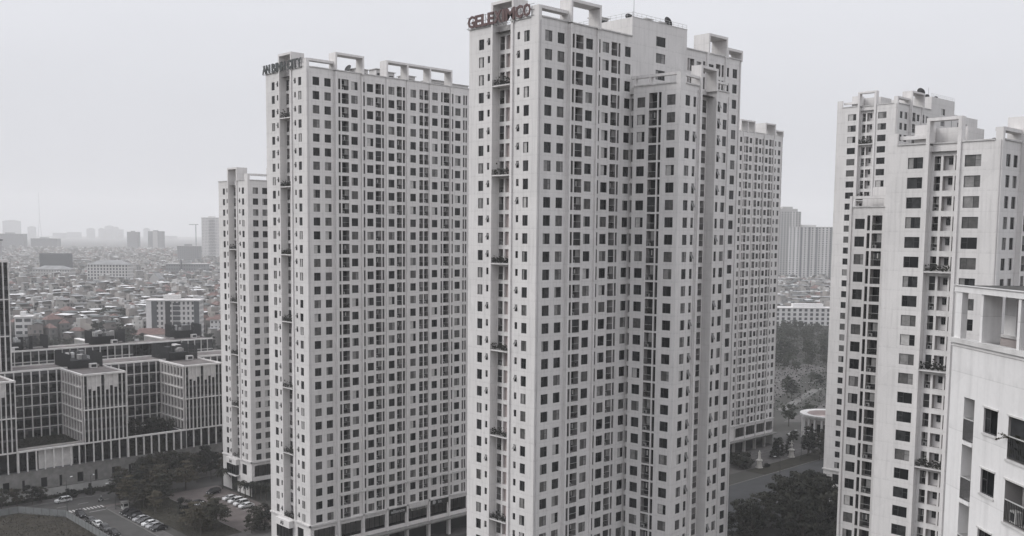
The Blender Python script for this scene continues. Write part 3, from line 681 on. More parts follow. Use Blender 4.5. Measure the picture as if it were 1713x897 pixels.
w.rect(FG, -2.0, -.93, 0, Z0G+3.05, 1.3, 'near_render'); w.rect(FG, -2.0, -.93, Z0G+.2, Z0G+3.05, 0, 'near_render')
w.srect(FG, -3.5, 0, 16, 0, Z0G+3.05, 'near_render'); w.srect(FG, 14, 0, 16, 0, Z0G+3.05, 'near_render'); w.rect(FG, -3.5, 14, 0, Z0G+3.05, 16, 'near_render')
w.hrect(FG, -3.4, 14, .1, 16, Z0G+1.6, 'roof_felt')
for r in rowsG: w.box(FG, -2.0, -.93, -.06, 1.28, r-2.35, r-2.16, 'near_render')
w.build('wall', rg)
m = MB(); m.box(FG, -3.6, 14, -.16, .3, Z0G+3.05, Z0G+3.3, 'coping'); m.box(FG, -3.6, 14, -.06, 0, Z0G+2.86, Z0G+2.9, 'cornice'); m.build('parapet', rg)
m = MB(); zt0, zt1 = Z0G+3.3, Z0G+5.82
m.box(FG, -3.4, -2.75, .0, .34, zt0, zt1, 'near_render')
for a in (-.87, 2.54, 5.9, 9.2): m.box(FG, a, a+.23, .02, 1.05, zt0, zt1, 'near_render')
m.box(FG, -3.5, 14, -.05, 6.5, zt1, Z0G+6.15, 'near_render', 'roof_dark'); m.box(FG, -3.5, 14, -.12, .1, Z0G+6.152, Z0G+6.2, 'coping')
m.box(FG, -.6, 14, 4.2, 4.5, Z0G+1.6, Z0G+2.9, 'near_render'); m.box(FG, -.6, 14, 4.1, 4.6, Z0G+3.0, Z0G+3.12, 'coping'); m.box(FG, -2.0, -.9, 2.0, 2.3, Z0G+3.6, zt1, 'near_render'); m.box(FG, -2.3, -.6, 1.9, 2.5, Z0G+3.45, Z0G+3.6, 'coping'); m.box(FG, -2.3, 14, 2.0, 2.2, Z0G+1.6, Z0G+3.45, 'panel_wall')
m.box(FG, 1.3, 2.4, 2.0, 2.3, Z0G+3.6, zt1, 'near_render')
m.build('roof_frame', rg)
m = MB()
for r in rowsG:
    for a0_, a1_ in ((-1.95, -.95),):
        z = r-2.16
        m.box(FG, a0_, a1_, -.03, .01, z+1.2, z+1.25, 'rail_light'); m.box(FG, a0_, a1_, -.02, .01, z+.05, z+.09, 'frame_dark')
        for k in range(14): x = a0_+k*(a1_-a0_-.02)/13; m.box(FG, x, x+.018, -.015, .005, z+.09, z+1.2, 'frame_dark')
        m.box(FG, a0_, a0_+.03, -.02, .5, z+1.2, z+1.24, 'rail_light')
m.build('juliet_railing', rg)
for r in rowsG:
    for a0_, a1_, z0_, z1_ in ((-.06, 1.37, -1.43, -1.33), (-.06, 1.37, 0, .08), (2.2, 4.7, -2.32, -2.2), (2.2, 4.7, -.03, .05)): m = MB(); m.box(FG, a0_, a1_, -.07, .0, r+z0_, r+z1_, 'coping'); m.build('sill', rg)
for r in rowsG: m = MB(); m.box(FG, -1.3, -1.02, 1.2, 1.3, r-3.05, r-2.6, 'frame_dark'); m.build('vent_window', rg)
place_openings(opsG, rg)
# straggling creeper on the near balcony
m = MB(); rr = random.Random(4)
for br in range(5):
    p = Vector(FG.pt(2.35, -.02, Z0G-1.1)); dr = Vector(FG.pt(-rr.uniform(.2, .6), -rr.uniform(.1, .5), rr.uniform(-.25, .3)))-Vector(FG.pt(0, 0, 0)); q = p+dr
    m.tube(p, q, .012, .006, 'bark', 4)
    for k in range(9):
        c = p+(q-p)*rr.random(); s = .05; v1 = Vector((rr.uniform(-1, 1), rr.uniform(-1, 1), rr.uniform(-1, 1)))*s; v2 = Vector((rr.uniform(-1, 1), rr.uniform(-1, 1), rr.uniform(-1, 1)))*s
        m.poly([tuple(c-v1), tuple(c+v2), tuple(c+v1), tuple(c-v2)], 'leaf_olive')
for k in range(160):
    c = Vector(FG.pt(rr.uniform(2.4, 4.4), rr.uniform(.1, .5), Z0G-1.2+rr.gauss(.1, .25))); s = .09; v1 = Vector((rr.uniform(-1, 1), rr.uniform(-1, 1), rr.uniform(-1, 1)))*s; v2 = Vector((rr.uniform(-1, 1), rr.uniform(-1, 1), rr.uniform(-1, 1)))*s
    m.poly([tuple(c-v1), tuple(c+v2), tuple(c+v1), tuple(c-v2)], 'leaf_olive')
tag(m.build('balcony_creeper'), 'straggly creeper hanging out of the near white tower balcony', 'plant')

# ------------------------------------------------------------------ rooftop things
satellite_dish(FC.pt(39.2, 3, 121.0), radians(-20), 1.15, 'big dark satellite dish at the right end of the tallest tower roof')
satellite_dish(FC.pt(28.5, 4, 121.0), radians(240), .8, 'small dark satellite dish near the left corner of the tallest lift core')
satellite_dish(FC.pt(26.5, 12.0, 121.0), radians(300), 1.0, 'dark satellite dish beside the flat hatch on the tallest lift core')
satellite_dish(FE.pt(22.5, 4, 121.3), radians(-10), 1.3, 'dark round satellite dish on the farther right hand tower')
satellite_dish(FE.pt(27, 4, 121.3), radians(20), .7, 'tiny dish mid way along the farther right hand tower roof')
satellite_dish(FE.pt(33, 4, 121.3), radians(40), .7, 'tiny dish at the far end of the farther right hand tower roof')
satellite_dish(FF.pt(12.5, 6, 94), radians(-20), 1.1, 'dark satellite dish on the near right tower behind the parapet')
satellite_dish(FB.pt(17.5, 9, 118.6), radians(190), 1.0, 'dark dish at the left of the long tower roof frame')
roof_unit(FC, 25.6, 9.5, 120.9, 3.2, 2.2, 1.6, 'flat lidded hatch on the left of the tallest lift core')
roof_unit(FC, 33.2, 3.5, 120.9, 1.8, 2, 1.5, 'small lidded unit in the middle of the tallest lift core roof')
roof_unit(FC, 37.3, 3.5, 120.9, 1.8, 2, 1.4, 'small lidded unit beside the big satellite dish')
for i, (a, d, w_, dd, h, lb) in enumerate([(18.2, 7, 3.6, 4, 3.6, 'pale plant room beside the dish on the long tower roof'), (25, 8, 2.0, 3, 4.4, 'slim lidded unit behind the first bay of the long tower frame'),
        (28.6, 8, 2.0, 3, 4.0, 'slim lidded unit between the first and second frame bays'), (34, 8, 3.2, 3, 3.8, 'wide lidded unit seen through the middle frame bay'),
        (41, 6, 5.0, 4, 3.3, 'low plant room seen through the last frame bay'), (47.5, 6, 6, 4, 3.0, 'plain plant room right of the long tower frame')]): roof_unit(FB, a, d, 116.2, w_, dd, h, lb)
roof_unit(FD, 44.6, 7, 116, 3, 3, 3.2, 'low unit between the two frames of the distant tower')
def mast(p, h, label):
    r = empty('aerial_mast', p, label, 'aerial'); m = MB(); m.tube(p, (p[0], p[1], p[2]+h), .05, .03, 'rail_metal', 5); m.build('pole', r)
    m = MB(); m.box(Fr(p[0], p[1], 0, p[2]), -.4, .4, -.4, .4, 0, .12, 'coping'); m.build('base', r)
mast(FC.pt(26.2, .8, 121.0), 3.6, 'thin aerial mast on the corner of the tallest lift core')
mast(FE.pt(23.5, 2, 121.3), 3.0, 'thin aerial mast above the farther right hand tower')
mast(FF.pt(9.5, 12, 94), 6.0, 'thin aerial mast between the two right hand tower roofs')

# shop signs on the long tower podium
def shop_sign(a0, a1, z0, z1, text, bg_, fg, h, label, aoff=.4, extra=False):
    r = empty('shop_sign', FB.pt(a0, -.4, z0), label, 'shop sign'); m = MB(); m.box(FB, a0, a1, -.42, -.36, z0, z1, bg_); m.build('board', r)
    wall_text(text, FB, a0+aoff, -.46, z0+(z1-z0-h)/2, h, fg, r, width=(a1-a0)-aoff*2)
    if extra: m = MB(); m.tube(FB.pt(a0+1.0, -.43, z0+.8), FB.pt(a0+1.0, -.5, z0+.8), .55, .55, 'letter_pale', 16); m.build('emblem', r)
shop_sign(22.75, 27.95, 8.85, 10.4, 'alliance', 'shop_band', 'letter_pale', .8, 'dark fascia with pale lower case letters, leftmost on the long tower shops')
shop_sign(29.6, 34.6, 8.75, 9.45, 'NHA KHOA', 'shop_light', 'letter_black', .42, 'pale board with black letters under the tiled band of the shops', .3)
shop_sign(36.1, 41.9, 8.9, 10.3, 'SEN SPA', 'shop_band', 'letter_pale', .6, 'dark fascia with a round pale emblem and small letters', 2.3, True)
m = MB(); m.box(FB, 29.0, 35.1, -.4, -.02, 9.5, 10.8, 'cornice'); m.build('tiled_band', tB)
m = MB()
for k in range(9): m.box(FB, 29.2+k*.7, 29.22+k*.7, -.42, -.4, 9.5, 10.8, 'reveal_render')
m.box(FB, 29.0, 35.1, -.42, -.4, 10.1, 10.13, 'reveal_render'); m.build('tile_joint', tB)

# ------------------------------------------------------------------ ground, roads
def sheet(name, pts, z, m_, **kw):
    b = MB(); b.poly([(x, y, z) for x, y in pts], m_); return b.build(name, kind='structure', **kw)
sheet('ground', [(-12000, -12000), (12000, -12000), (12000, 12000), (-12000, 12000)], 0, 'ground')
def rct(x0, x1, y0, y1): return [(x0, y0), (x1, y0), (x1, y1), (x0, y1)]
sheet('road', rct(96.2, 106.2, 120, 286), .024, 'asphalt'); sheet('cross_road', rct(20, 200, 286, 298.5), .020, 'asphalt')
sheet('parking_lot', rct(124.7, 142.5, 236, 284), .016, 'asphalt_lot'); sheet('lot_exit', rct(106.2, 142.5, 284, 286), .012, 'asphalt_lot')
sheet('far_pavement', rct(20, 200, 298.8, 305.6), .12, 'paver'); sheet('side_pavement', rct(106.5, 109.2, 120, 283), .12, 'paver')
sheet('lawn', rct(112.2, 124.4, 236, 283), .10, 'grass'); sheet('building_pavement', rct(109.2, 185, 196, 236), .014, 'paver')
sheet('vacant_lot', [(94.6, 120), (94.6, 280.8), (86, 293.6), (40, 294.5), (40, 120)], .05, 'soil_lot')
sheet('plaza', rct(205, 420, 148.7, 178), .02, 'plaza'); sheet('tower_forecourt', rct(205, 340, 186.6, 203.5), .03, 'paver'); sheet('plaza_lawn', rct(286, 334, 178.4, 186.5), .10, 'grass')
sheet('far_street', [(335, 206), (420, 196), (440, 204), (345, 216)], .03, 'asphalt')
sheet('park_ground', [(338, 216), (900, 300), (900, 520), (400, 330)], .02, 'ground')
sheet('park_path', [(400, 240), (470, 262), (500, 258), (500, 261), (468, 266), (398, 244)], .05, 'kerb')
sheet('park_clearing', [(430, 262), (520, 300), (545, 292), (560, 322), (500, 318), (425, 280)], .06, 'paver'); sheet('park_walk', [(470, 300), (500, 262), (502, 263.5), (472, 301.5)], .07, 'kerb'); sheet('park_terrace', [(375, 226), (440, 240), (450, 236), (380, 221)], .06, 'paver')
def kerb(name, x0, x1, y0, y1):
    b = MB(); b.box(ID, x0, x1, y0, y1, 0, .13, 'kerb'); b.build(name, kind='structure')
kerb('kerb', 20, 200, 298.5, 298.8); kerb('kerb', 106.2, 106.5, 120, 281); kerb('kerb', 124.4, 124.7, 240, 281); kerb('kerb', 109.2, 109.45, 236, 282); kerb('kerb', 205, 340, 178, 178.4); kerb('kerb', 286, 334, 186.3, 186.6)
b = MB()
for k in range(7):                       # rounded corner of the kerb at the junction
    t0, t1 = pi/2+k*pi/14, pi/2+(k+1)*pi/14
    for r0, r1, z in ((3.0, 3.3, .13),): b.poly([(109.3+r0*cos(t0), 281+r0*sin(t0), z), (109.3+r1*cos(t0), 281+r1*sin(t0), z), (109.3+r1*cos(t1), 281+r1*sin(t1), z), (109.3+r0*cos(t1), 281+r0*sin(t1), z)], 'kerb')
b.poly([(109.3, 281, .115)]+[(109.3+3.0*cos(pi/2+k*pi/14), 281+3.0*sin(pi/2+k*pi/14), .115) for k in range(8)], 'paver'); b.build('kerb_corner', kind='structure')
b = MB()
for k in range(10): x = 97.4+k*.98; b.poly([(x, 284.6, .036), (x+.5, 284.6, .036), (x+.5, 287.0, .036), (x, 287.0, .036)], 'paint_line')
b.build('crosswalk_marking', kind='structure')
b = MB(); b.poly([(x, y, .034) for x, y in rct(101.4, 106, 281.6, 281.85)], 'paint_line'); b.poly([(x, y, .034) for x, y in rct(99.2, 99.35, 240, 279)], 'paint_line')
for k in range(9): b.poly([(x, y, .034) for x, y in rct(60+k*6, 63+k*6, 292.2, 292.35)], 'paint_line')
b.build('lane_marking', kind='structure')
b = MB()
for k in range(7): b.poly([(x, y, .026) for x, y in rct(134.2, 138.9, 254.6+k*3.1, 254.72+k*3.1)], 'paint_line')
b.build('bay_marking', kind='structure')
b = MB()
for k in range(5): y = 190+k*2.6; b.poly([(x, yy, .04) for x, yy in rct(286, 334, y, y+.35)], 'kerb')
b.build('forecourt_band', kind='structure')
# low hoarding round the vacant lot, panel by panel
def fence(pts, h, label, m_, group=None):
    r = empty('hoarding_fence', (*pts[0], 0), label, 'fence', group)
    for (x0, y0), (x1, y1) in zip(pts, pts[1:]):
        L = math.hypot(x1-x0, y1-y0); F = Fr(x0, y0, math.atan2(y1-y0, x1-x0)); n = max(1, round(L/2.4)); w_ = L/n
        for k in range(n):
            m = MB(); m.box(F, k*w_+.05, (k+1)*w_-.05, -.03, .03, .1, h, m_); m.box(F, k*w_+.05, (k+1)*w_-.05, -.05, -.03, h*.55, h*.58, m_); m.build('panel', r)
        m = MB()
        for k in range(n+1): m.box(F, k*w_-.05, k*w_+.05, -.05, .07, 0, h+.05, 'rail_metal')
        m.build('post', r)
fence([(94.7, 232), (94.7, 280.9), (86.1, 293.7), (62, 294.2)], 2.0, 'low grey sheet hoarding round the vacant brown lot', 'hoarding')
r = empty('boundary_wall', (40, 305.8, 0), 'long pale rendered wall in front of the office stone base', 'wall'); m = MB(); m.box(ID, 40, 143, 305.6, 305.85, 0, 2.8, 'lowwall'); m.build('wall_body', r)
m = MB(); m.box(ID, 40, 143, 305.5, 305.95, 2.8, 2.92, 'kerb'); m.build('wall_coping', r)

# ------------------------------------------------------------------ office complex
U0, PER, FV, BV = 110.1, 32.7, 308.0, 327.4
ro = empty('office_complex', (U0, FV, 0), 'low dark glass office complex with white fins, stone base and finger blocks', 'office building')
wo = MB(); finm = MB(); opo = []
# stone base
FO = Fr(40, FV, 0)
slit = []
for k in range(22):
    x = 4+k*5.3; w_ = (1.8, .8)[k % 2]; slit.append((x, x+w_, -2.2, -5.9 if k % 2 else -5.2, .4, 'dark'))
facade(wo, FO, 0, 118, 0, 7.9, slit, [7.9], wm='stone', rm='stone')
wo.box(FO, 0, 118, -.15, 0, 7.9, 8.15, 'stone')
def finger(u0, u1, full=True):
    F = Fr(u0, FV, 0); W = u1-u0; n = 10; s = W/n
    # glazed front with fins above, colonnade below
    wo.rect(F, 0, W, 14.3, 35.5, .55, 'office_glass')
    for z in (18, 21.5, 25.1, 28.6, 32.1): wo.rect(F, 0, W, z-.35, z+.35, .52, 'office_grey')
    for k in (1, 2, 3, 5, 6, 7): wo.rect(F, k*s, (k+1)*s, 31.6-(k % 3)*.6, 35.2, .3, 'office_white')
    for k in range(n+1): x = k*s; e = .22 if k in (0, n) else .13; finm.box(F, max(0, x-e), min(W, x+e), -.25 if k in (0, n) else -.1, .5, 14.3, 35.2, 'office_white')
    for z, h in ((35.2, .55), (24.45, .3), (14.15, .35)): wo.box(F, -.1, W+.1, -.27, .5, z, z+h, 'office_white')
    for k in range(0, n+1, 2): x = k*s; finm.box(F, max(0, x-.17), min(W, x+.17), -.1, .4, 8.15, 14.15, 'office_white')
    wo.rect(F, 0, W, 8.15, 14.15, 1.4, 'office_glass'); wo.hrect(F, 0, W, 0, 1.4, 8.2, 'office_grey')
    # side facing west: punched windows in a white grid
    G = Fr(u0, BV, -pi/2); L = BV-FV
    cols = [(1.6+k*2.42, 1.6+k*2.42+1.25, 0, -2.5, .3, 'off') for k in range(7)]
    facade(wo, G, 0, L, 14.3, 35.2, cols, [34.5-3.55*k for k in range(6)], wm='office_panel', ops=opo, rm='office_panel')
    for k in range(6): wo.box(G, 1.2, L-1.6, -.32, 0, 31.45-3.55*k, 31.7-3.55*k, 'office_white')
    for k in range(8): finm.box(G, 1.0+k*2.42, 1.25+k*2.42, -.22, -.02, 14.5, 35.1, 'office_white')
    wo.box(G, 0, L, -.3, .3, 35.2, 35.75, 'office_white')
    wo.rect(G, 0, L, 8, 14.3, 0, 'office_grey')
    wo.srect(F, W, 0, BV-FV, 8, 35.5, 'office_panel'); wo.box(Fr(u1, FV, pi/2), 0, BV-FV, 0, .3, 35.2, 35.75, 'office_white')
    wo.hrect(F, 0, W, 0, BV-FV, 35.3, 'office_roof')
fingers = [(U0-PER, U0-PER+13.3), (U0, U0+13.3), (U0+PER, U0+PER+13.3)]
for f_ in fingers: finger(*f_)
# courtyards between the fingers
for ci, (u0, u1) in enumerate([(U0-PER+13.3, U0), (U0+13.3, U0+PER), (U0+PER+13.3, U0+2*PER)]):
    F = Fr(u0, BV, 0); W = u1-u0; s = 2.55; n = int(W/s)
    zb = 14.3 if ci == 0 else 8
    nb = 6 if ci == 0 else 8
    wo.rect(F, 0, W, zb, 35.2, .5, 'office_grey')
    for k in range(n+1):
        x = W-(n-k)*s-1.2
        if 0 < x < W: finm.box(F, x-.14, x+.14, -.05, .45, zb, 35.2, 'office_white')
        b0, b1 = max(0, x)+.14, min(W, x+s)-.14
        if b1-b0 > .5:
            for j in range(nb): opo.append(('off', b0, b1, 31.9-3.55*j, 34.3-3.55*j, .46, F, rnd.randrange(10)))
    for j in range(nb): wo.box(F, 0, W, -.02, .44, 31.45-3.55*j, 31.62-3.55*j, 'office_white')
    G = Fr(u0, FV, 0)
    wo.box(G, 0, W, -.27, .5, 14.1, 14.6, 'office_white')
    for k in range(int(W/2.55)+1): x = .2+k*2.5; finm.box(G, x-.17, x+.17, -.1, .4, 8.15, 14.1, 'office_white')
    if ci == 0:
        wo.hrect(G, 0, W, .5, BV-FV, 14.2, 'grass'); wo.rect(G, 6.2, W-3.2, 8.15, 14.1, 1.3, 'office_white'); wo.rect(G, 0, 6.2, 8.15, 14.1, 1.6, 'office_glass'); wo.rect(G, W-3.2, W, 8.15, 14.1, 1.6, 'office_glass')
        wo.box(G, 0, W, .9, 1.2, 14.6, 15.2, 'office_panel'); wo.hrect(G, 0, W, 0, 1.6, 8.2, 'office_grey')
    else: wo.hrect(G, 0, W, .5, BV-FV, 8.0, 'grass')
# main bar roof and the back bar
def bar(u0, u1, v0, v1, h, front=True, name_off=0):
    F = Fr(u0, v0, 0); W = u1-u0
    wo.hrect(F, 0, W, 0, v1-v0, h-.2, 'office_roof'); 
    wo.box(F, 0, W, -.1, .5, h-.3, h+.25, 'office_white'); wo.box(F, 0, W, v1-v0-.5, v1-v0, h-.3, h+.2, 'office_white')
    wo.rect(F, 0, W, 8 if v0 > 340 else 30, h, v1-v0, 'office_grey'); wo.srect(F, W, 0, v1-v0, 0, h, 'office_grey'); wo.srect(F, 0, 0, v1-v0, 0, h, 'office_grey')
    if front:
        wo.rect(F, 0, W, 0, h-.3, .5, 'office_grey'); n = int(W/2.8)
        for k in range(n+1): finm.box(F, k*2.8, k*2.8+.26, -.1, .45, 0, h-.3, 'office_white')
        for k in range(n):
            for j in range(3): opo.append(('off', k*2.8+.3, (k+1)*2.8-.05, h-3.9-3.7*j, h-1.6-3.7*j, .46, F, rnd.randrange(10)))
        for j in range(4): wo.box(F, 0, W, 0, .44, h-4.3-3.7*j, h-4.1-3.7*j, 'office_white')
bar(50, 205, BV+.5, 341, 35.6, front=False)
bar(96, 156.5, 383, 393.3, 35.5); bar(176, 189.6, 382.3, 393, 35.5)
F = Fr(156.5, 386.5, 0); wo.rect(F, 0, 19.5, 8, 35.2, 0, 'office_glass'); wo.hrect(F, 0, 19.5, -2.8, 6, 35.3, 'office_roof'); wo.box(F, 0, 19.5, -3.4, -2.8, 35.1, 35.6, 'office_white')
for k in range(8): wo.box(F, k*2.6, k*2.6+.1, -.1, 0, 8, 35.2, 'office_grey')
for u, v0, v1 in ((146, 394, 416), (173, 394, 411)):
    G = Fr(u, v1, -pi/2); L = v1-v0; wo.box(G, 0, L, 0, 6, 8, 35.2, 'office_grey', 'office_roof'); wo.box(G, 0, L, -.3, 1.6, 35.2, 35.6, 'office_white')
    for k in range(int(L/1.2)+1): finm.box(G, k*1.2, k*1.2+.3, -.2, 0, 8, 35.2, 'office_white')
wo.build('wall', ro); finm.build('fin', ro, kind='stuff')
def off_build(fm, pm, F, w, h, var):
    m = ('office_glass', 'office_glass', 'glass_mid', 'office_glass', 'office_glass', 'screen_dark', 'office_glass', 'glass_mid', 'office_glass', 'office_glass')[var]
    fm.box(F, 0, w, -.04, 0, 0, .06, 'frame_dark'); fm.box(F, 0, w, -.04, 0, h-.06, h, 'frame_dark'); fm.box(F, w*.5-.03, w*.5+.03, -.04, 0, .06, h-.06, 'frame_dark')
    pm.rect(F, 0, w, 0, h, 0, m)
    if var in (2, 4, 7): pm.rect(F, w*.05, w*.45, h*.55, h-.05, -.01, 'curtain_grey')
opo.sort(key=lambda o: (Vector(o[6].pt(o[1], 0, o[3]))-Vector((0, 0, 80))).length)
A = MB()
for i, (kind, a0, a1, z0, z1, dep, F, var) in enumerate(opo):
    if i < 100:
        key = ('off', round(a1-a0, 2), round(z1-z0, 2), var)
        if key not in CACHE: X, Y = MB(), MB(); off_build(X, Y, ID, a1-a0, z1-z0, var); CACHE[key] = (X.mesh('window'), Y.mesh('pane'))
        o = obj('window', CACHE[key][0], ro, loc=F.pt(a0, dep, z0), rz=F.th); obj('pane', CACHE[key][1], o, wp=False)
    else: off_build(A, A, F.sub(a0, dep, z0), a1-a0, z1-z0, var)
A.build('window', ro, kind='stuff')
# louvred plant enclosures on the office roofs
def enclosure(u0, u1, v0, v1, z, h, label, seed):
    r = empty('plant_enclosure', (u0, v0, z), label, 'plant enclosure', 'dark plant enclosures on the office roofs'); F = Fr(u0, v0, 0); W, D = u1-u0, v1-v0; q = random.Random(seed)
    m = MB()
    for a in range(int(W/.22)): m.box(F, a*.22, a*.22+.07, 0, .06, z, z+h, 'screen_dark'); m.box(F, a*.22, a*.22+.07, D-.06, D, z, z+h, 'screen_dark')
    for d in range(int(D/.22)): m.box(F, 0, .06, d*.22, d*.22+.07, z, z+h, 'screen_dark'); m.box(F, W-.06, W, d*.22, d*.22+.07, z, z+h, 'screen_dark')
    m.build('louvre', r); m = MB(); m.box(F, .3, W*.7, .8, D*.55, z, z+h*.55, 'screen_dark'); m.build('plant_room', r)
    for k in range(12): m = MB(); a, d = q.uniform(1, W-3), q.uniform(1, D-3); m.box(F, a, a+q.uniform(.8, 2.4), d, d+q.uniform(.8, 2), z, z+h*q.uniform(.7, 1.0), q.choice(['tin_grey', 'tin_light', 'cornice', 'screen_dark'])); m.build('equipment', r)
    m = MB(); m.box(F, W*.55, W*.55+2.2, -1.8, -.4, z, z+1.5, 'cornice'); m.rect(F, W*.58, W*.58+1.6, z+.3, z+1.2, -1.81, 'screen_dark'); m.build('cooling_unit', r)
enclosure(112.4, 122.6, 325, 339.5, 35.4, 4.6, 'dark louvred plant enclosure on the left finger block roof', 1)
enclosure(145.2, 155.4, 325, 339.5, 35.4, 4.6, 'dark louvred plant enclosure on the right finger block roof, pale units in front', 2)
enclosure(97, 126.0, 387, 396, 35.4, 5.0, 'long solid dark enclosure at the left of the back office roof', 3)
enclosure(143, 156.2, 390, 397, 35.4, 5.2, 'dark louvred enclosure in the middle of the back office roof', 4)
enclosure(177.5, 189.0, 391, 401, 35.4, 5.4, 'dark louvred enclosure at the right end of the back office roof', 5)
# taller glass tower of the complex at the left edge
rt_ = empty('office_tower', (76, 331.4, 0), 'slim taller office tower with white fins cut by the left edge of the picture', 'office building')
F = Fr(76, 331.4, 0); m = MB(); m.box(F, 0, 20.9, .5, 16, 0, 70, 'office_grey', 'office_roof'); m.box(F, -.1, 21.0, -.2, 16.1, 69.6, 70.4, 'office_white')
for z in (46.6, 58.1): m.box(F, 0, 20.9, -.1, .4, z-.25, z+.1, 'office_white')
m.build('wall', rt_); m = MB()
for k in range(14): m.box(F, 20.6-k*1.55, 20.9-k*1.55, -.25, .48, 35.6, 69.6, 'office_white')
m.build('fin', rt_); m = MB()
for k in range(13):
    for j in range(9): m.rect(F, 19.35-k*1.55, 20.6-k*1.55, 36+j*3.75, 38.5+j*3.75, .45, 'office_glass')
    for j in range(9): m.rect(F, 19.35-k*1.55, 20.6-k*1.55, 38.5+j*3.75, 39.6+j*3.75, .46, 'screen_dark' if (k+j) % 3 else 'office_grey')
m.build('window', rt_, kind='stuff'); m = MB(); m.box(F, 11, 19.8, 2, 10, 70.4, 76.3, 'tin_light'); m.box(F, 10.8, 20.1, 1.8, 10.2, 76.3, 76.7, 'tin_grey')
for a in (12, 15, 18): m.tube(F.pt(a, 1.4, 70.4), F.pt(a, 1.4, 74.6), .12, .12, 'sign_red')
m.build('water_tank', rt_)

# ------------------------------------------------------------------ cars
def make_car(colour, suv, label):
    r = empty('parked_car', (0, 0, 0), label, 'car')
    L, W, Hh = (4.6, 1.85, 1.68) if suv else (4.5, 1.78, 1.45)
    prof = [(-L/2, .35), (-L/2+.02, .78), (-L/2+.15, .95), (-L/2+1.05, 1.0), (L/2-.55 if not suv else L/2-.15, 1.02), (L/2-.06, .9), (L/2, .7), (L/2-.05, .33)]
    cab = [(-L/2+1.0, 1.0), (-L/2+1.75, Hh-.05), (-L/2+2.2, Hh), (L/2-1.25 if not suv else L/2-.6, Hh-.03), (L/2-.45 if not suv else L/2-.18, 1.02)]
    m = MB()
    def loft(pr, wids):
        n = len(pr)
        for i in range(n-1):
            (x0, z0), (x1, z1) = pr[i], pr[i+1]; w0, w1 = wids[i], wids[i+1]; m.poly([(x0, -w0, z0), (x1, -w1, z1), (x1, w1, z1), (x0, w0, z0)], colour)
    wid = [W/2-.12, W/2-.06, W/2-.05, W/2, W/2-.02, W/2-.06, W/2-.08, W/2-.12]
    loft(prof, wid)
    for s in (-1, 1): m.poly([(x, s*w_, z) for (x, z), w_ in zip(prof, wid)], colour)
    m.poly([(-L/2, -.7, .35), (L/2-.05, -.7, .33), (L/2-.05, .7, .33), (-L/2, .7, .35)], 'tyre')
    cw = [W/2-.04, W/2-.2, W/2-.22, W/2-.22, W/2-.08]
    m.poly([(cab[1][0], -cw[1], cab[1][1]), (cab[2][0], -cw[2], cab[2][1]), (cab[2][0], cw[2], cab[2][1]), (cab[1][0], cw[1], cab[1][1])], colour)
    m.poly([(cab[2][0], -cw[2], cab[2][1]), (cab[3][0], -cw[3], cab[3][1]), (cab[3][0], cw[3], cab[3][1]), (cab[2][0], cw[2], cab[2][1])], colour)
    for s in (-1, 1):                    # roof pillars
        for x0, x1 in ((cab[1][0]-.75, cab[1][0]), (-.1, -.1), (cab[4][0], cab[3][0])): m.tube((x0, s*(W/2-.07), 1.0), (x1, s*(W/2-.21), Hh-.05), .045, .04, colour, 5)
    b_ = m.build('body', r, wp=False)
    g = MB()
    g.poly([(cab[0][0], -cw[0], 1.0), (cab[1][0], -cw[1], cab[1][1]), (cab[1][0], cw[1], cab[1][1]), (cab[0][0], cw[0], 1.0)], 'car_glass')
    g.poly([(cab[4][0], -cw[4], 1.02), (cab[3][0], -cw[3], cab[3][1]), (cab[3][0], cw[3], cab[3][1]), (cab[4][0], cw[4], 1.02)], 'car_glass')
    for s in (-1, 1): g.poly([(x, s*w_, z) for (x, z), w_ in zip(cab, cw)], 'car_glass')
    g.build('window', r, wp=False)
    for sx in (-1, 1):
        for sy in (-1, 1):
            wm2 = MB(); x = sx*(L/2-.85); wm2.tube((x, sy*(W/2-.2), .33), (x, sy*(W/2+.01), .33), .33, .33, 'tyre', 14); o = wm2.build('wheel', r, wp=False)
            rm2 = MB(); rm2.tube((x, sy*(W/2), .33), (x, sy*(W/2+.03), .33), .19, .19, 'car_silver', 10); rm2.build('rim', o, wp=False)
    for s in (-1, 1):
        hm = MB(); hm.box(ID, -L/2-.01, -L/2+.25, s*(W/2-.4)-.17, s*(W/2-.4)+.17, .66, .8, 'lamp_white'); hm.build('headlight', r, wp=False)
        hm = MB(); hm.box(ID, L/2-.12, L/2+.0, s*(W/2-.3)-.15, s*(W/2-.3)+.15, .72, .88, 'sign_red'); hm.build('tail_light', r, wp=False)
    return r
protos = {k: make_car(c, s, 'car') for k, (c, s) in dict(ws=('car_white', True), wc=('car_white', False), ds=('car_dark', True), dc=('car_dark', False), sc=('car_silver', False), gs=('car_grey', True), gc=('car_grey', False)).items()}
used = set()
def car(k, x, y, rz, label, group='cars parked on the ground below the towers'):
    if k in used: c = copy_thing(protos[k], (x, y, .03), rz, label, group)
    else: used.add(k); c = protos[k]; c.location = (x, y, .03); c.rotation_euler = (0, 0, rz); c['label'] = label; c['group'] = group
    return c
R_ = radians
car('ws', 99.6, 297.2, R_(2), 'white estate car driving along the cross road past the pale wall')
car('wc', 137.4, 267.6, R_(3), 'white car farthest up the row of four in the open lot')
car('ws', 137.2, 263.6, R_(3), 'white car second from the top of the row of four in the lot')
car('ws', 137.1, 260.2, R_(2), 'white car third from the top of the row of four in the lot')
car('wc', 136.9, 256.8, R_(3), 'white car nearest the camera in the row of four in the lot')
car('ds', 137.0, 277.4, R_(15), 'dark car standing alone at the top of the open lot')
car('dc', 127.6, 268.8, R_(2), 'dark saloon behind the white car on the lawn side of the lot')
car('wc', 127.4, 266.0, R_(2), 'single white car between two dark ones on the lawn side of the lot')
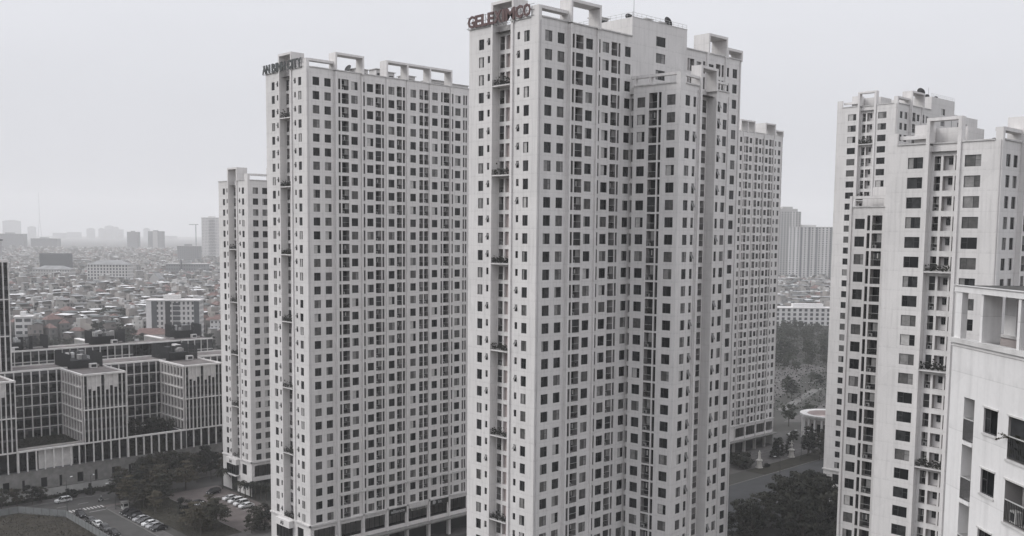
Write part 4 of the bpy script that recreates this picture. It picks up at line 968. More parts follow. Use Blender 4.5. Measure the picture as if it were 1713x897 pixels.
car('dc', 127.4, 262.9, R_(2), 'dark saloon in front of the white car on the lawn side')
car('ds', 128.6, 256.6, R_(8), 'dark pickup nearest the camera on the lawn side of the lot')
car('ds', 98.0, 279.0, R_(88), 'dark car beside the crosswalk, first in the row along the hoarding')
car('gc', 98.1, 271.6, R_(91), 'grey car second in the row along the hoarding')
car('wc', 98.2, 266.8, R_(90), 'white car in the row along the hoarding')
car('gs', 98.2, 261.6, R_(89), 'dull grey car behind the white one along the hoarding')
car('dc', 98.3, 256.2, R_(91), 'dark saloon at the near end of the row along the hoarding')
for i, (k, lb) in enumerate([('ds', 'black van first in the kerb row, beside the guard booth'), ('ds', 'black car second in the kerb row'), ('dc', 'dark saloon third in the kerb row'), ('sc', 'silver saloon with a pale roof in the kerb row'),
        ('gc', 'grey saloon between the silver and the white car in the kerb row'), ('wc', 'white hatchback in the kerb row'), ('sc', 'silver car next to the white hatchback in the kerb row'), ('dc', 'black saloon nearest the camera in the kerb row')]):
    car(k, 108.9, 272.6-i*2.9, R_(6+(i*7) % 5-2), lb)
car('ws', 352, 207.6, R_(-8), 'white car on the street beyond the statues'); car('gc', 362, 206.2, R_(-8), 'grey car on the street beyond the statues'); car('wc', 374, 209, R_(172), 'white saloon farthest along the street beyond the statues')
car('dc', 116, 299.6-6, R_(180), 'dark car half hidden under the trees at the junction')

# ------------------------------------------------------------------ people
def figure(name, joints, edges, material, parent=None):
    me = bpy.data.meshes.new(name); me.from_pydata([j[0] for j in joints], edges, []); o = bpy.data.objects.new(name, me); COL.objects.link(o)
    sk = o.modifiers.new('skin', 'SKIN'); sk.use_smooth_shade = True; ss = o.modifiers.new('sub', 'SUBSURF'); ss.levels = 1; ss.render_levels = 1
    for i, j in enumerate(joints): me.skin_vertices[0].data[i].radius = (j[1], j[1]) if not isinstance(j[1], tuple) else j[1]
    me.skin_vertices[0].data[0].use_root = True
    dg = bpy.context.evaluated_depsgraph_get(); m2 = bpy.data.meshes.new_from_object(o.evaluated_get(dg)); bpy.data.objects.remove(o)
    m2.materials.clear(); m2.materials.append(MATS[material])
    return m2
def body_joints(pose):
    st = [((0, 0, .93), (.16, .12)), ((0, 0, 1.15), (.15, .11)), ((0, 0, 1.38), (.19, .12)), ((0, 0, 1.52), .065), ((0, -.01, 1.60), .07), ((0, -.01, 1.70), .10), ((0, -.01, 1.80), .075)]
    ed = [(0, 1), (1, 2), (2, 3), (3, 4), (4, 5), (5, 6)]
    def chain(root, pts):
        p = root
        for c in pts: st.append(c); ed.append((p, len(st)-1)); p = len(st)-1
    for s in (-1, 1): chain(2, pose['arm'](s)); chain(0, pose['leg'](s))
    return st, ed
statue_pose = dict(arm=lambda s: [((s*.22, 0, 1.42), .065), ((s*.36, -.08, 1.2), .05), ((s*.42, -.28, 1.36 if s > 0 else 1.05), .04), ((s*.42, -.38, 1.5 if s > 0 else 1.0), .035)],
    leg=lambda s: [((s*.1, 0, .86), .10), ((s*.11, -.02*s, .48), .075), ((s*.1, .03, .08), .05), ((s*.12, -.12, .03), .045)])
plain_pose = dict(arm=lambda s: [((s*.22, 0, 1.42), .065), ((s*.27, .02, 1.15), .05), ((s*.18, -.16, 1.08), .04), ((s*.06, -.22, 1.1), .035)],
    leg=lambda s: [((s*.09, 0, .86), .11), ((s*.09, -.02, .48), .09), ((s*.08, .02, .08), .07), ((s*.1, -.12, .03), .05)])
ride_pose = dict(arm=lambda s: [((s*.22, 0, 1.42), .06), ((s*.28, -.2, 1.22), .048), ((s*.26, -.42, 1.13), .035), ((s*.26, -.5, 1.12), .03)],
    leg=lambda s: [((s*.12, -.05, .9), .10), ((s*.17, -.42, .86), .075), ((s*.16, -.32, .45), .055), ((s*.16, -.44, .40), .045)])
def statue(x, y, pose, rz, lb):
    r = empty('statue', (x, y, 0), lb, 'statue', rz=0)
    m = MB(); c = (x, y, 0); sq = lambda h0, h1, a, b: m.poly
    for z0, z1, r0, r1 in ((0, .25, 1.35, 1.35), (.25, 2.25, 1.1, .78), (2.25, 2.5, .85, 1.15), (2.5, 2.85, 1.15, 1.15), (2.85, 3.1, .85, .75)): m.lathe(c, [(r0*.98, z0), (r0, z0), (r1, z1), (0.01, z1)], 'statue_stone', 8, pi/8, 2*pi+pi/8)
    m.build('pedestal', r)
    j, e = body_joints(pose); me = figure('figure', j, e, 'statue_stone')
    o = obj('figure', me, r, wp=False); o.location = (0, 0, 3.05); o.scale = (1.75,)*3; o.rotation_euler = (0, 0, rz)
    m = MB(); cc = (0, 0, 0)
    m.lathe(cc, [(.29, 0.0), (.26, .5), (.22, .95), (.19, 1.05)], 'statue_stone', 14) if pose is plain_pose else m.lathe(cc, [(.30, .62), (.24, .8), (.20, 1.02)], 'statue_stone', 14)
    o = m.build('drapery', r, wp=False); o.location = (0, 0, 3.05); o.scale = (1.75,)*3
statue(293.6, 185.7, plain_pose, R_(130), 'slim white stone statue on its pedestal, in front of the round dark bush')
statue(316.9, 187.2, statue_pose, R_(120), 'white stone statue with a raised arm, between the dark cone shrubs')

# motorbike and rider on the cross road
mb_ = empty('motorbike', (108.0, 290.8, .02), 'small motorbike crossing the junction', 'motorbike'); F = Fr(108.0, 290.8, R_(200), .02)
for a in (-.62, .62):
    m = MB(); m.tube(F.pt(a, -.05, .29), F.pt(a, .05, .29), .29, .29, 'tyre', 16); o = m.build('wheel', mb_)
m = MB(); m.tube(F.pt(-.5, 0, .45), F.pt(.35, 0, .5), .12, .16, 'car_white', 8); m.tube(F.pt(.3, 0, .5), F.pt(.5, 0, .95), .1, .07, 'car_white', 8); m.box(F, -.6, .05, -.13, .13, .62, .76, 'cloth'); m.tube(F.pt(.62, 0, .3), F.pt(.5, 0, 1.0), .04, .04, 'rail_metal'); m.build('body', mb_)
m = MB(); m.tube(F.pt(.42, -.33, 1.05), F.pt(.42, .33, 1.05), .02, .02, 'frame_dark'); m.build('handlebar', mb_)
m = MB(); m.tube(F.pt(.55, 0, .86), F.pt(.64, 0, .86), .09, .08, 'lamp_white', 10); m.build('headlight', mb_)
j, e = body_joints(ride_pose); me = figure('person', j, e, 'cloth'); o = obj('person', me); o.location = F.pt(-.22, 0, -.12); o.rotation_euler = (0, 0, F.th+pi/2)
tag(o, 'rider in dark clothes and pale helmet sitting on the small motorbike', 'person')
m = MB(); m.lathe((0, -.01, 1.70), [(.001, .16), (.09, .13), (.135, .04), (.135, -.04), (.12, -.06)], 'helmet', 12); h = m.build('helmet', o, wp=False)

# ------------------------------------------------------------------ street lamps, booth, rotunda
def street_lamp(x, y, h, az, label, double=False):
    r = empty('street_lamp', (x, y, 0), label, 'street lamp', 'street lamps'); m = MB(); m.tube((x, y, 0), (x, y, h), .11, .06, 'rail_metal', 8); m.tube((x, y, 0), (x, y, .6), .17, .17, 'rail_metal', 8); m.build('pole', r)
    for s in ((0, pi) if double else (0,)):
        a = az+s; e = (x+cos(a)*1.9, y+sin(a)*1.9, h+.55); m = MB(); m.tube((x, y, h-.1), e, .05, .035, 'rail_metal', 6); m.build('arm', r)
        m = MB(); G = Fr(e[0], e[1], a, e[2]); m.box(G, -.1, .75, -.17, .17, -.08, .06, 'lamp_white'); m.build('lamp_head', r)
street_lamp(96.4, 284.8, 9.5, R_(35), 'tall grey street lamp at the corner of the hoarding')
street_lamp(108.3, 298.9, 6.5, R_(-90), 'slim grey street lamp in front of the pale wall')
street_lamp(108.0, 279.6, 7.5, R_(180), 'street lamp on the rounded kerb beside the guard booth')
street_lamp(315.8, 182.6, 10.2, R_(-45), 'double headed white street lamp by the dark shrubs', True)
street_lamp(282, 170.5, 8.0, R_(160), 'thin street lamp beside the plaza, its white head above the big tree')
r = empty('guard_booth', (109.8, 278.4, 0), 'small pale guard booth with a flat roof at the kerb corner', 'booth'); F = Fr(109.3, 277.4, 0); m = MB(); m.box(F, 0, 1.6, 0, 1.6, .1, 2.2, 'lowwall'); m.build('wall', r)
m = MB(); m.rect(F, .2, 1.4, 1.0, 1.8, -.02, 'glass_dark'); m.srect(F, -.02, .2, 1.4, 1.0, 1.8, 'glass_dark'); m.build('window', r); m = MB(); m.box(F, -.25, 1.85, -.25, 1.85, 2.2, 2.35, 'kerb'); m.build('roof', r)

RC = (358.0, 196.5, 0); rr_ = empty('rotunda', RC, 'round white colonnaded pavilion with an open ring roof', 'pavilion')
m = MB(); m.lathe(RC, [(9.4, 8.4), (9.4, 8.9), (10.2, 9.3), (10.2, 10.0), (9.0, 10.0), (7.4, 9.9), (7.3, 8.3)], 'coping', 40); m.lathe(RC, [(7.2, 9.9), (6.6, 8.2), (0.01, 8.2)], 'panel_pink', 32); m.build('ring_roof', rr_)
m = MB(); m.lathe(RC, [(8.0, 0), (8.0, 8.4)], 'office_panel', 40); m.build('wall', rr_)
for k in range(20):
    a = 2*pi*k/20; m = MB(); x, y = RC[0]+9.0*cos(a), RC[1]+9.0*sin(a); m.tube((x, y, 0), (x, y, 8.4), .42, .36, 'near_render', 10); m.box(Fr(x, y, a), -.5, .5, -.5, .5, 0, .4, 'near_render'); m.build('column', rr_)
for k in range(20):
    a = 2*pi*(k+.5)/20; G = Fr(RC[0]+8.03*cos(a), RC[1]+8.03*sin(a), a+pi/2); m = MB(); m.box(G, -.7, .7, -.05, .05, 2.2, 6.6, 'glass_dark'); m.build('window', rr_)

# ------------------------------------------------------------------ trees
def rq(q): return (q.uniform(-1, 1), q.uniform(-1, 1), q.uniform(-1, 1))
def tree_proto(kind, seed, leaf='leaf_dark'):
    """trunk with limbs, crown of leaf sprays set in clumps through the crown's volume; about 8 m tall"""
    q = random.Random(seed); T, C = MB(), MB(); clumps = []
    def spray(c, r, n, s, flat=.6, up=.5):
        for _ in range(n):
            d = Vector(rq(q)); d.normalize(); d *= q.random()**.45*r; p = Vector(c)+Vector((d.x, d.y, d.z*flat))
            nrm = (d.normalized()+Vector((0, 0, up))+Vector(rq(q))*.7).normalized(); e = nrm.orthogonal().normalized(); g = nrm.cross(e); t = q.uniform(0, pi); e2 = e*cos(t)+g*sin(t); g2 = nrm.cross(e2); k = s*q.uniform(.6, 1.3)
            C.poly([tuple(p-e2*k), tuple(p-g2*k*.55), tuple(p+e2*k), tuple(p+g2*k*.55)], leaf)
    if kind == 'round':
        T.tube((0, 0, 0), (.1, .05, 3.2), .2, .14, 'bark', 8)
        for k in range(30):
            a = q.uniform(0, 2*pi); rr = 2.9*q.random()**.5; z = 3.0+q.random()*4.4; rr *= math.sqrt(max(.12, 1-((z-5.0)/3.1)**2)); c = (rr*cos(a), rr*sin(a), z); clumps.append(c)
            if k < 9: T.tube((.1, .05, 2.2+q.random()), c, .08, .03, 'bark', 5)
        for c in clumps: spray(c, q.uniform(.7, 1.15), 62, .26)
    elif kind == 'tiered':               # flat layered branches
        T.tube((0, 0, 0), (.05, 0, 8.0), .2, .06, 'bark', 8)
        for tier in range(6):
            z = 2.6+tier*1.05; R0 = (3.6, 3.9, 3.4, 2.7, 1.9, 1.1)[tier]
            for k in range(9 if tier < 4 else 6):
                a = 2*pi*k/9+q.uniform(-.3, .3)+tier; L = R0*q.uniform(.65, 1.1); T.tube((0, 0, z-.2), (L*cos(a), L*sin(a), z+.15), .05, .02, 'bark', 4, cap=False)
                for t in (.4, .72, 1.0): spray((L*t*cos(a), L*t*sin(a), z+.18+q.uniform(-.1, .2)), .72, 24, .24, flat=.28, up=1.1)
    elif kind == 'dense':
        T.tube((0, 0, 0), (0, 0, 4), .28, .18, 'bark', 8)
        for k in range(46):
            z = 1.3+q.random()*7.2; rr = (3.4*(1-((z-3.4)/5.4)**2)**.5 if z < 8.4 else .5)*q.uniform(.55, 1); a = q.uniform(0, 2*pi); clumps.append((rr*cos(a), rr*sin(a), z))
            if k < 8: T.tube((0, 0, 2.5), clumps[-1], .09, .03, 'bark', 5)
        for c in clumps: spray(c, q.uniform(.75, 1.25), 66, .24, flat=.5, up=.7)
    elif kind == 'palm':
        T.tube((0, 0, 0), (.1, 0, 4.6), .2, .14, 'bark', 8)
        for k in range(26):
            a = 2*pi*k/26+q.uniform(-.1, .1); L = q.uniform(2.0, 2.7); e0 = q.uniform(.2, 1.1); prev = Vector((.1, 0, 4.6)); dr = Vector((cos(a), sin(a), e0)).normalized()
            for j in range(7):
                nx = prev+dr*(L/6); side = Vector((-sin(a), cos(a), 0)); w0 = .34*(1-j/8)
                for s in (-1, 1): C.poly([tuple(prev), tuple(nx), tuple(nx+side*s*w0+Vector((0, 0, -.28))), tuple(prev+side*s*w0+Vector((0, 0, -.25)))], leaf)
                prev = nx; dr = (dr+Vector((0, 0, -.33))).normalized()
    elif kind == 'cone':
        T.tube((0, 0, 0), (0, 0, 1), .12, .1, 'bark', 6)
        for k in range(70): z = .3+q.random()*4.6; rr = 1.6*(1-z/5.3)*q.uniform(.3, 1)+.1; a = q.uniform(0, 2*pi); spray((rr*cos(a), rr*sin(a), z), .45, 56, .15)
    elif kind == 'bush':
        T.tube((0, 0, 0), (0, 0, .8), .08, .06, 'bark', 6)
        for k in range(34): a = q.uniform(0, 2*pi); rr = 1.35*q.random()**.5; spray((rr*cos(a), rr*sin(a), .35+q.random()*1.35), .55, 75, .15)
    r = empty('tree', (0, 0, 0), 'tree', 'tree'); T.build('trunk', r, wp=False); C.build('crown', r, wp=False); return r
TP = {}
def tree(kind, x, y, s, label, group, leaf='leaf_dark', name='tree', cat='tree'):
    v = rnd.randrange(3); key = (kind, v, leaf)
    if key not in TP:
        TP[key] = tree_proto(kind, hash(key[:2]) % 999 if False else sum(map(ord, kind))+v*17, leaf); c = TP[key]; c.location = (x, y, 0); c.rotation_euler = (0, 0, rnd.uniform(0, 6.28)); c.scale = (s, s, s*rnd.uniform(.9, 1.12)); c['label'] = label; c['group'] = group
    else: c = copy_thing(TP[key], (x, y, 0), rnd.uniform(0, 6.28), label, group, (s, s, s*rnd.uniform(.9, 1.12)))
    c.name = name; c['category'] = cat; return c
gL = 'trees on the lawn between the road and the open lot'; lT, lR = 'flat layered dark tree on the lawn by the lot', 'olive round headed tree on the lawn by the lot'
for i, (x, y, s) in enumerate([(112.5, 281, 1.0), (116.5, 284, 1.1), (120.5, 280.5, 1.15), (114.8, 276.2, 1.0), (119.3, 274.5, 1.1), (123.2, 284.8, 1.1), (114.8, 268.6, .8), (113.0, 289.6, .9), (127.5, 290, 1.05), (121.5, 291, 1.1), (116.6, 252.5, .95), (121.8, 249.5, .9), (116.0, 246.5, 1.0), (121.0, 243.5, 1.05), (114.5, 239.5, 1.0), (132.8, 287.5, 1.0)]):
    tree('tiered' if i % 4 != 2 else 'round', x, y, s, lT if i % 4 != 2 else lR, gL, 'leaf_dark' if i % 3 == 1 else 'leaf_olive')
gC = 'trees between the junction and the office base'
for i, (x, y, s) in enumerate([(118, 299.5, 1.0), (124, 300.5, 1.15), (130, 299.8, 1.2), (135.8, 299.2, 1.15), (141, 300.6, 1.2), (127.2, 303.5, 1.15), (134, 303.6, 1.2), (146.5, 301.5, 1.1), (139.5, 293.6, 1.1), (144.6, 294.4, 1.05), (150.5, 298.0, 1.0)]):
    tree('round', x, y, s, 'bushy dark tree in the clump below the office stone base', gC, 'leaf_dark' if i % 2 else 'leaf_olive')
for i, (x, y, s) in enumerate([(83.5, 299.8, .75), (87.8, 300.4, .8), (92.0, 300.3, .85), (79.5, 300, .7), (94.8, 301.2, .62)]): tree('round', x, y, s, 'low spreading tree left of the white moving car', 'low trees along the pavement at the left', 'leaf_olive' if i % 2 else 'leaf_dark')
tree('bush', 103.3, 301.4, 1.25, 'dark clipped bush right of the white moving car', 'bushes along the pale wall', name='bush', cat='bush'); tree('bush', 108.6, 301.0, 1.0, 'small upright bush in the middle of the pale wall', 'bushes along the pale wall', name='bush', cat='bush'); tree('cone', 108.8, 301.2, .7, 'small pointed shrub in front of the pale wall', 'bushes along the pale wall', name='shrub', cat='shrub')
tree('bush', 113.2, 301.6, .8, 'low bush at the right end of the pale wall', 'bushes along the pale wall', name='bush', cat='bush')
for k in range(7): tree('palm', 141.2+k*.75, 268.6-k*1.75, .92+.06*(k % 3), 'drooping palm in the row in front of the A4 tower', 'palms in front of the lower left tower', name='palm_tree')
tree('palm', 141.6, 280.8, 1.15, 'single drooping palm left of the A4 entrance', 'palms in front of the lower left tower', name='palm_tree')
for i, (x, y, s) in enumerate([(128.5, 236.5, .68), (132.0, 237.6, .66), (126.0, 233.5, .6), (129.6, 233.2, .64)]): tree('dense', x, y, s, 'dense dark tree at the near corner of the long tower', 'dense trees at the near corner of the long tower')
for i, (x, y, s) in enumerate([(156, 334, .1)]): pass
for i, (x, y, s) in enumerate([(127.2, 323.5, 1.15), (132.5, 322.2, 1.25), (137.5, 321.0, 1.3), (139.8, 316.5, 1.15), (134.5, 316.0, 1.15), (128.5, 317.0, .95), (125.8, 312.8, .8)]):
    t = tree('round', x, y, s, 'dark tree growing in the sunken office courtyard', 'trees in the office courtyard'); t.location.z = 8.0
for i, (x, y, s) in enumerate([(163, 318, 1.0), (168, 321, 1.1)]): t = tree('round', x, y, s, 'dark tree in the office courtyard behind the A4 tower', 'trees in the far office courtyard'); t.location.z = 8
# right: big dark trees below the plaza
gR = 'big dark trees in front of the right hand towers'
for i, (x, y, s) in enumerate([(239.5, 143.5, 1.75), (246.5, 142.0, 1.8), (233.5, 137.5, 1.65), (253.5, 142.5, 1.55), (240.5, 133.5, 1.7), (247.5, 136.0, 1.6), (230.5, 144.5, 1.3), (262, 146.0, 1.35), (255, 149.0, 1.2), (227, 130, 1.5), (236, 126, 1.5)]):
    tree('dense', x, y, s, 'big dark tree below the plaza, right of the tallest tower', gR, 'leaf_dark')
for i, (x, y, s) in enumerate([(218.5, 143, 1.2), (214.5, 148, 1.1), (222.5, 141.5, 1.0), (216, 139, 1.2), (225.5, 146.2, .9)]): tree('dense', x, y, s, 'dark tree at the foot of the tallest block, right side', 'trees at the right foot of the tallest block')
tree('bush', 288.4, 190.2, 2.9, 'big round dark bush behind the slim statue', 'shrubs around the statues', name='bush', cat='bush')
for x, y, s in [(311.5, 190.5, 1.35), (316.8, 192.0, 1.45), (320.8, 190.5, 1.3)]: tree('cone', x, y, s, 'dark cone shaped shrub beside the statue with the raised arm', 'shrubs around the statues', name='shrub', cat='shrub')
for x, y, s in [(338, 192, .95), (341, 187, 1.0), (336, 198, .8), (344, 181, 1.05), (322.5, 183.8, .95), (327.5, 181, 1.0), (320.5, 178, .9), (328, 186.5, .95), (325, 174, .9)]: tree('round', x, y, s, 'dark tree between the rotunda and the double headed lamp', 'trees in front of the rotunda')
for x, y in [(296.8, 184.6), (211, 168.5)]: tree('bush', x, y, .7, 'small clipped bush at the plaza edge', 'small bushes at the plaza edge', name='bush', cat='bush')
gP = 'scattered trees in the park behind the distant tower'
q = random.Random(5)
for k in range(34):
    t = q.random(); base = Vector((360+t*230, 218+t*130)); side = q.uniform(-30, 28); x, y = base.x-side*.5, base.y+side*.86
    if (Vector((x, y))-Vector((RC[0], RC[1]))).length < 15: continue
    tree('round' if k % 3 else 'tiered', x, y, q.uniform(.6, 1.25), 'leafy park tree behind the statues', gP, 'leaf_far')
belt = []
for k in range(150):
    t = q.random()**.9; base = Vector((515+t*250, 300+t*145)); side = q.uniform(-40, 40); belt.append((t, base.x-side*.5, base.y+side*.86, q.uniform(.75, 1.35), 'palm' if k % 4 == 0 else 'round'))
belt.sort()
for t, x, y, s_, kd in belt[:60]: tree(kd, x, y, s_, 'tall park tree in the dark belt', 'tall trees in the dark park belt', 'leaf_far')
wood = MB()                              # the belt beyond the first rows reads as one mass
for t, x, y, s_, kd in belt[60:]:
    src = next(o for kk, o in TP.items() if kk[0] == kd and kk[2] == 'leaf_far'); a = q.uniform(0, 6.28); G = Fr(x, y, a)
    for ch in src.children:
        me = ch.data; i0 = len(wood.v); wood.v.extend([G.pt(v.co.x*s_, v.co.y*s_, v.co.z*s_) for v in me.vertices]); mi = wood.mi('bark' if ch.name.startswith('trunk') else 'leaf_far')
        wood.f.extend([tuple(i0+k2 for k2 in p.vertices) for p in me.polygons]); wood.m.extend([mi]*len(me.polygons))
tag(wood.build('woodland'), 'far side of the dark wooded belt before the arcaded row', 'woodland', kind='stuff')

# ------------------------------------------------------------------ the old town: small houses
def house_mesh(v):
    """narrow townhouse: body with parapet, dark windows, shed, tank or tin roof"""
    q = random.Random(v*31+5); B, R2 = MB(), MB(); w = q.uniform(3.8, 7.5); d = q.uniform(7, 13); fl = q.choice([2, 3, 3, 4, 4, 5]); h = fl*3.3+.6; wc = HW[v % 6]
    F = Fr(-w/2, -d/2, 0); B.box(F, 0, w, 0, d, 0, h, wc, 'office_roof')
    for dz in range(fl):
        n = max(1, int(w/2.4))
        for k in range(n): x = (k+.5)*w/n; B.rect(F, x-.6, x+.6, .9+dz*3.3, 2.5+dz*3.3, -.04, 'far_window')
        if q.random() < .6: B.box(F, .1, w-.1, -.9, 0, dz*3.3+3.15, dz*3.3+3.35, wc)
        n = int(d/4)
        for k in range(n):
            if q.random() < .35: y = (k+.5)*d/n; B.srect(F, -.04, y-.5, y+.5, 1.1+dz*3.3, 2.4+dz*3.3, 'far_window')
    st = v % 6
    if st in (0, 3):
        m_ = ('tin_grey', 'tin_light', 'tin_dark', 'tin_light')[v % 4]; R2.poly([F.pt(-.4, -.3, h+1.9), F.pt(w+.4, -.3, h+2.3), F.pt(w+.4, d+.3, h+2.3), F.pt(-.4, d+.3, h+1.9)], m_); R2.box(F, .2, w-.2, d*.3, d-.2, h, h+1.9, wc)
    elif st in (1,):
        z = h+2.6; R2.poly([F.pt(-.4, -.4, h), F.pt(w+.4, -.4, h), F.pt(w/2, d*.3, z)], 'tile_red'); R2.poly([F.pt(-.4, d+.4, h), F.pt(w+.4, d+.4, h), F.pt(w/2, d*.7, z)], 'tile_red')
        R2.poly([F.pt(-.4, -.4, h), F.pt(w/2, d*.3, z), F.pt(w/2, d*.7, z), F.pt(-.4, d+.4, h)], 'tile_red'); R2.poly([F.pt(w+.4, -.4, h), F.pt(w/2, d*.3, z), F.pt(w/2, d*.7, z), F.pt(w+.4, d+.4, h)], 'tile_red')
    elif st == 2:
        R2.box(F, w*.1, w*.7, d*.4, d*.85, h, h+2.8, wc, 'tin_light'); R2.tube(F.pt(w*.3, d*.2, h+.5), F.pt(w*.75, d*.2, h+.5), .55, .55, 'tank_steel', 10)
    elif st == 4:
        R2.poly([F.pt(-.3, -.2, h+2.6), F.pt(w/2, -.2, h+3.5), F.pt(w/2, d*.7, h+3.5), F.pt(-.3, d*.7, h+2.6)], 'tile_red' if v % 2 else 'tin_dark'); R2.poly([F.pt(w+.3, -.2, h+2.6), F.pt(w/2, -.2, h+3.5), F.pt(w/2, d*.7, h+3.5), F.pt(w+.3, d*.7, h+2.6)], 'tin_light' if v % 2 else 'tin_dark'); R2.box(F, .3, w-.3, .5, d*.65, h, h+2.6, wc)
    else: R2.box(F, 0, w, d*.5, d, h, h+3.2, wc, 'tin_grey'); R2.box(F, w*.2, w*.5, d*.6, d*.8, h+3.2, h+4.4, 'tin_light')
    return B, R2
HN = 24; HM = [house_mesh(v) for v in range(HN)]; HMe = [(a.mesh('house'), b.mesh('roof')) for a, b in HM]
RN = ['tin sheet roof', 'red hip roof', 'rooftop water tank', 'raised tin canopy', 'ridged sheet roof', 'stepped flat roof']
WNm = ['pale', 'grey', 'white', 'brownish', 'tan', 'cream']
blocked = [(330, 690, 40), (307, 683, 34), (517, 1344, 45), (497, 1503, 45), (562, 1684, 40), (702, 1503, 45), (224, 748, 14), (279, 861, 14), (286, 690, 24), (340, 680, 16), (355, 710, 14), (971, 2067, 40), (340, 1092, 30), (534, 1235, 18), (1142, 2314, 40)]
cand = []
def bear(x, y): return x/y
q = random.Random(11)
Rv = (sin(YAW), cos(YAW))
def add_zone(b0, b1, d0, d1, grow, zone):
    """b = sideways/forward ratio seen from above the site, d = forward distance"""
    d = d0
    while d < d1:
        st = 8.6+grow*(d-d0)/1000*7; s = b0*d
        while s < b1*d:
            ss = s+q.uniform(-3, 3); dd = d+q.uniform(-4, 4)
            x = dd*Rv[0]+ss*Rv[1]; y = dd*Rv[1]-ss*Rv[0]
            if all(math.hypot(x-a, y-b) > c for a, b, c in blocked) and q.random() > .07+(.5 if zone == 'L' and (int(x/70)*7+int(y/55)*13) % 11 == 0 else 0): cand.append((dd, x, y, zone))
            s += st*.92
        d += st*1.25
add_zone(-.58, -.27, 690, 3300, .55, 'L'); add_zone(.25, .36, 925, 1560, .5, 'R')
cand.sort()
LM = [(309, 684, 'pale eight storey block'), (517, 1344, 'broad white civic block'), (226, 744, 'white modern house'), (279, 861, 'blank green wall'), (345, 680, 'red roofed villas'),
      (340, 1092, 'white roofed shed'), (534, 1235, 'gabled hall'), (806, 458, 'arcaded row'), (1459, 838, 'ribbed slab'), (1000, 640, 'middle of the gap')]
def placeb(items, count):
    n = 0
    for dd, x, y, zone in items:
        v = q.randrange(HN); rz = q.choice([0, 0, pi/2, .35, -.3, .1])+q.uniform(-.05, .05); s = q.uniform(.85, 1.2)
        lm = min(LM, key=lambda t: math.hypot(t[0]-x, t[1]-y)); lb = '%s townhouse, %s, near the %s' % (WNm[v % 6], RN[v % 6], lm[2])
        o = obj('townhouse', HMe[v][0], loc=(x, y, 0), rz=rz, label=lb, cat='house', group='small houses of the old town'); o.scale = (s, s, s)
        obj('roof', HMe[v][1], o, wp=False)
Ls = [c for c in cand if c[3] == 'L' and -.535 < (c[1]*Rv[1]-c[2]*Rv[0])/c[0] < -.29]; Rs = [c for c in cand if c[3] == 'R' and .262 < (c[1]*Rv[1]-c[2]*Rv[0])/c[0] < .33]
ind = Ls[:225]+Rs[:72]; idset = set(ind); placeb(ind, 0)
mass = MB()
for c in cand:
    if c in idset: continue
    v = q.randrange(HN); F = Fr(c[1], c[2], q.choice([0, 0, pi/2, .35, -.3, .1])+q.uniform(-.05, .05)); s = q.uniform(.85, 1.25)*(1+max(0, c[0]-1800)/5000)
    for src in HM[v]:
        i = len(mass.v); mass.v.extend([F.pt(a*s, b*s, z*s) for a, b, z in src.v]); mp = [mass.mi(x) for x in src.mats]
        mass.f.extend([tuple(k+i for k in f) for f in src.f]); mass.m.extend([mp[k] for k in src.m])
tag(mass.build('distant_houses'), 'countless small roofs of the old town fading into the haze', 'houses', kind='stuff')

# ------------------------------------------------------------------ distinct distant buildings
VW = -YAW                                # a frame whose wall faces the viewer
def far_building(name, label, x, y, w, dep, h, th, wm_='far_light', floors=None, cols=None, win='far_window', wh=1.6, ww=.5, roof=None, group=None, cat='building', band=None, stripe=None):
    r = empty(name, (x, y, 0), label, cat, group); F = Fr(x-w/2*cos(th), y-w/2*sin(th), th); m = MB(); m.box(F, 0, w, 0, dep, 0, h, wm_, 'office_roof')
    if stripe: 
        for a0, a1, mm in stripe: m.box(F, a0*w, a1*w, -.3, 0, 0, h, mm)
    m.build('wall', r)
    if floors:
        g = MB(); n = cols; fh = h/floors
        for j in range(floors):
            for k in range(n): x0 = (k+.5-ww/2)*w/n; g.rect(F, x0, x0+ww*w/n, j*fh+fh*.3, j*fh+fh*.3+wh, -.35 if stripe else -.06, win)
            nd = max(2, int(dep/w*n))
            for k in range(nd):
                for a in (-.06, w+.06): y0 = (k+.3)*dep/nd; g.srect(F, a, y0, y0+.4*dep/nd, j*fh+fh*.3, j*fh+fh*.3+wh, win)
        g.build('window', r, kind='stuff')
    if roof:
        m = MB()
        if roof == 'red' or roof == 'greyhip':
            mm = 'tile_red' if roof == 'red' else 'tin_grey'; z = h+min(w, dep)*.28; e = .8; r0, r1 = w*.25, w*.75
            A_, B_, C_, D_ = F.pt(-e, -e, h), F.pt(w+e, -e, h), F.pt(w+e, dep+e, h), F.pt(-e, dep+e, h); P_, Q_ = F.pt(r0, dep/2, z), F.pt(r1, dep/2, z)
            m.poly([A_, B_, Q_, P_], mm); m.poly([C_, D_, P_, Q_], mm); m.poly([A_, P_, D_], mm); m.poly([B_, Q_, C_], mm)
        elif roof == 'flat': m.box(F, -.8, w+.8, -.8, dep+.8, h, h+.8, 'cornice'); m.box(F, w*.3, w*.6, dep*.3, dep*.7, h+.8, h+4, wm_)
        elif roof == 'cap': m.box(F, w*.12, w*.88, dep*.1, dep*.9, h, h+4.5, wm_); m.box(F, w*.3, w*.7, dep*.2, dep*.8, h+4.5, h+8, wm_)
        elif roof == 'shed': m.poly([F.pt(-1, -1, h), F.pt(w+1, -1, h), F.pt(w+1, dep/2, h+1.6), F.pt(-1, dep/2, h+1.6)], 'tin_light'); m.poly([F.pt(-1, dep+1, h), F.pt(w+1, dep+1, h), F.pt(w+1, dep/2, h+1.6), F.pt(-1, dep/2, h+1.6)], 'tin_light')
        m.build('roof', r)
    return r, F
TS = 0.1                                 # most of the old town follows the tower grid, a little turned
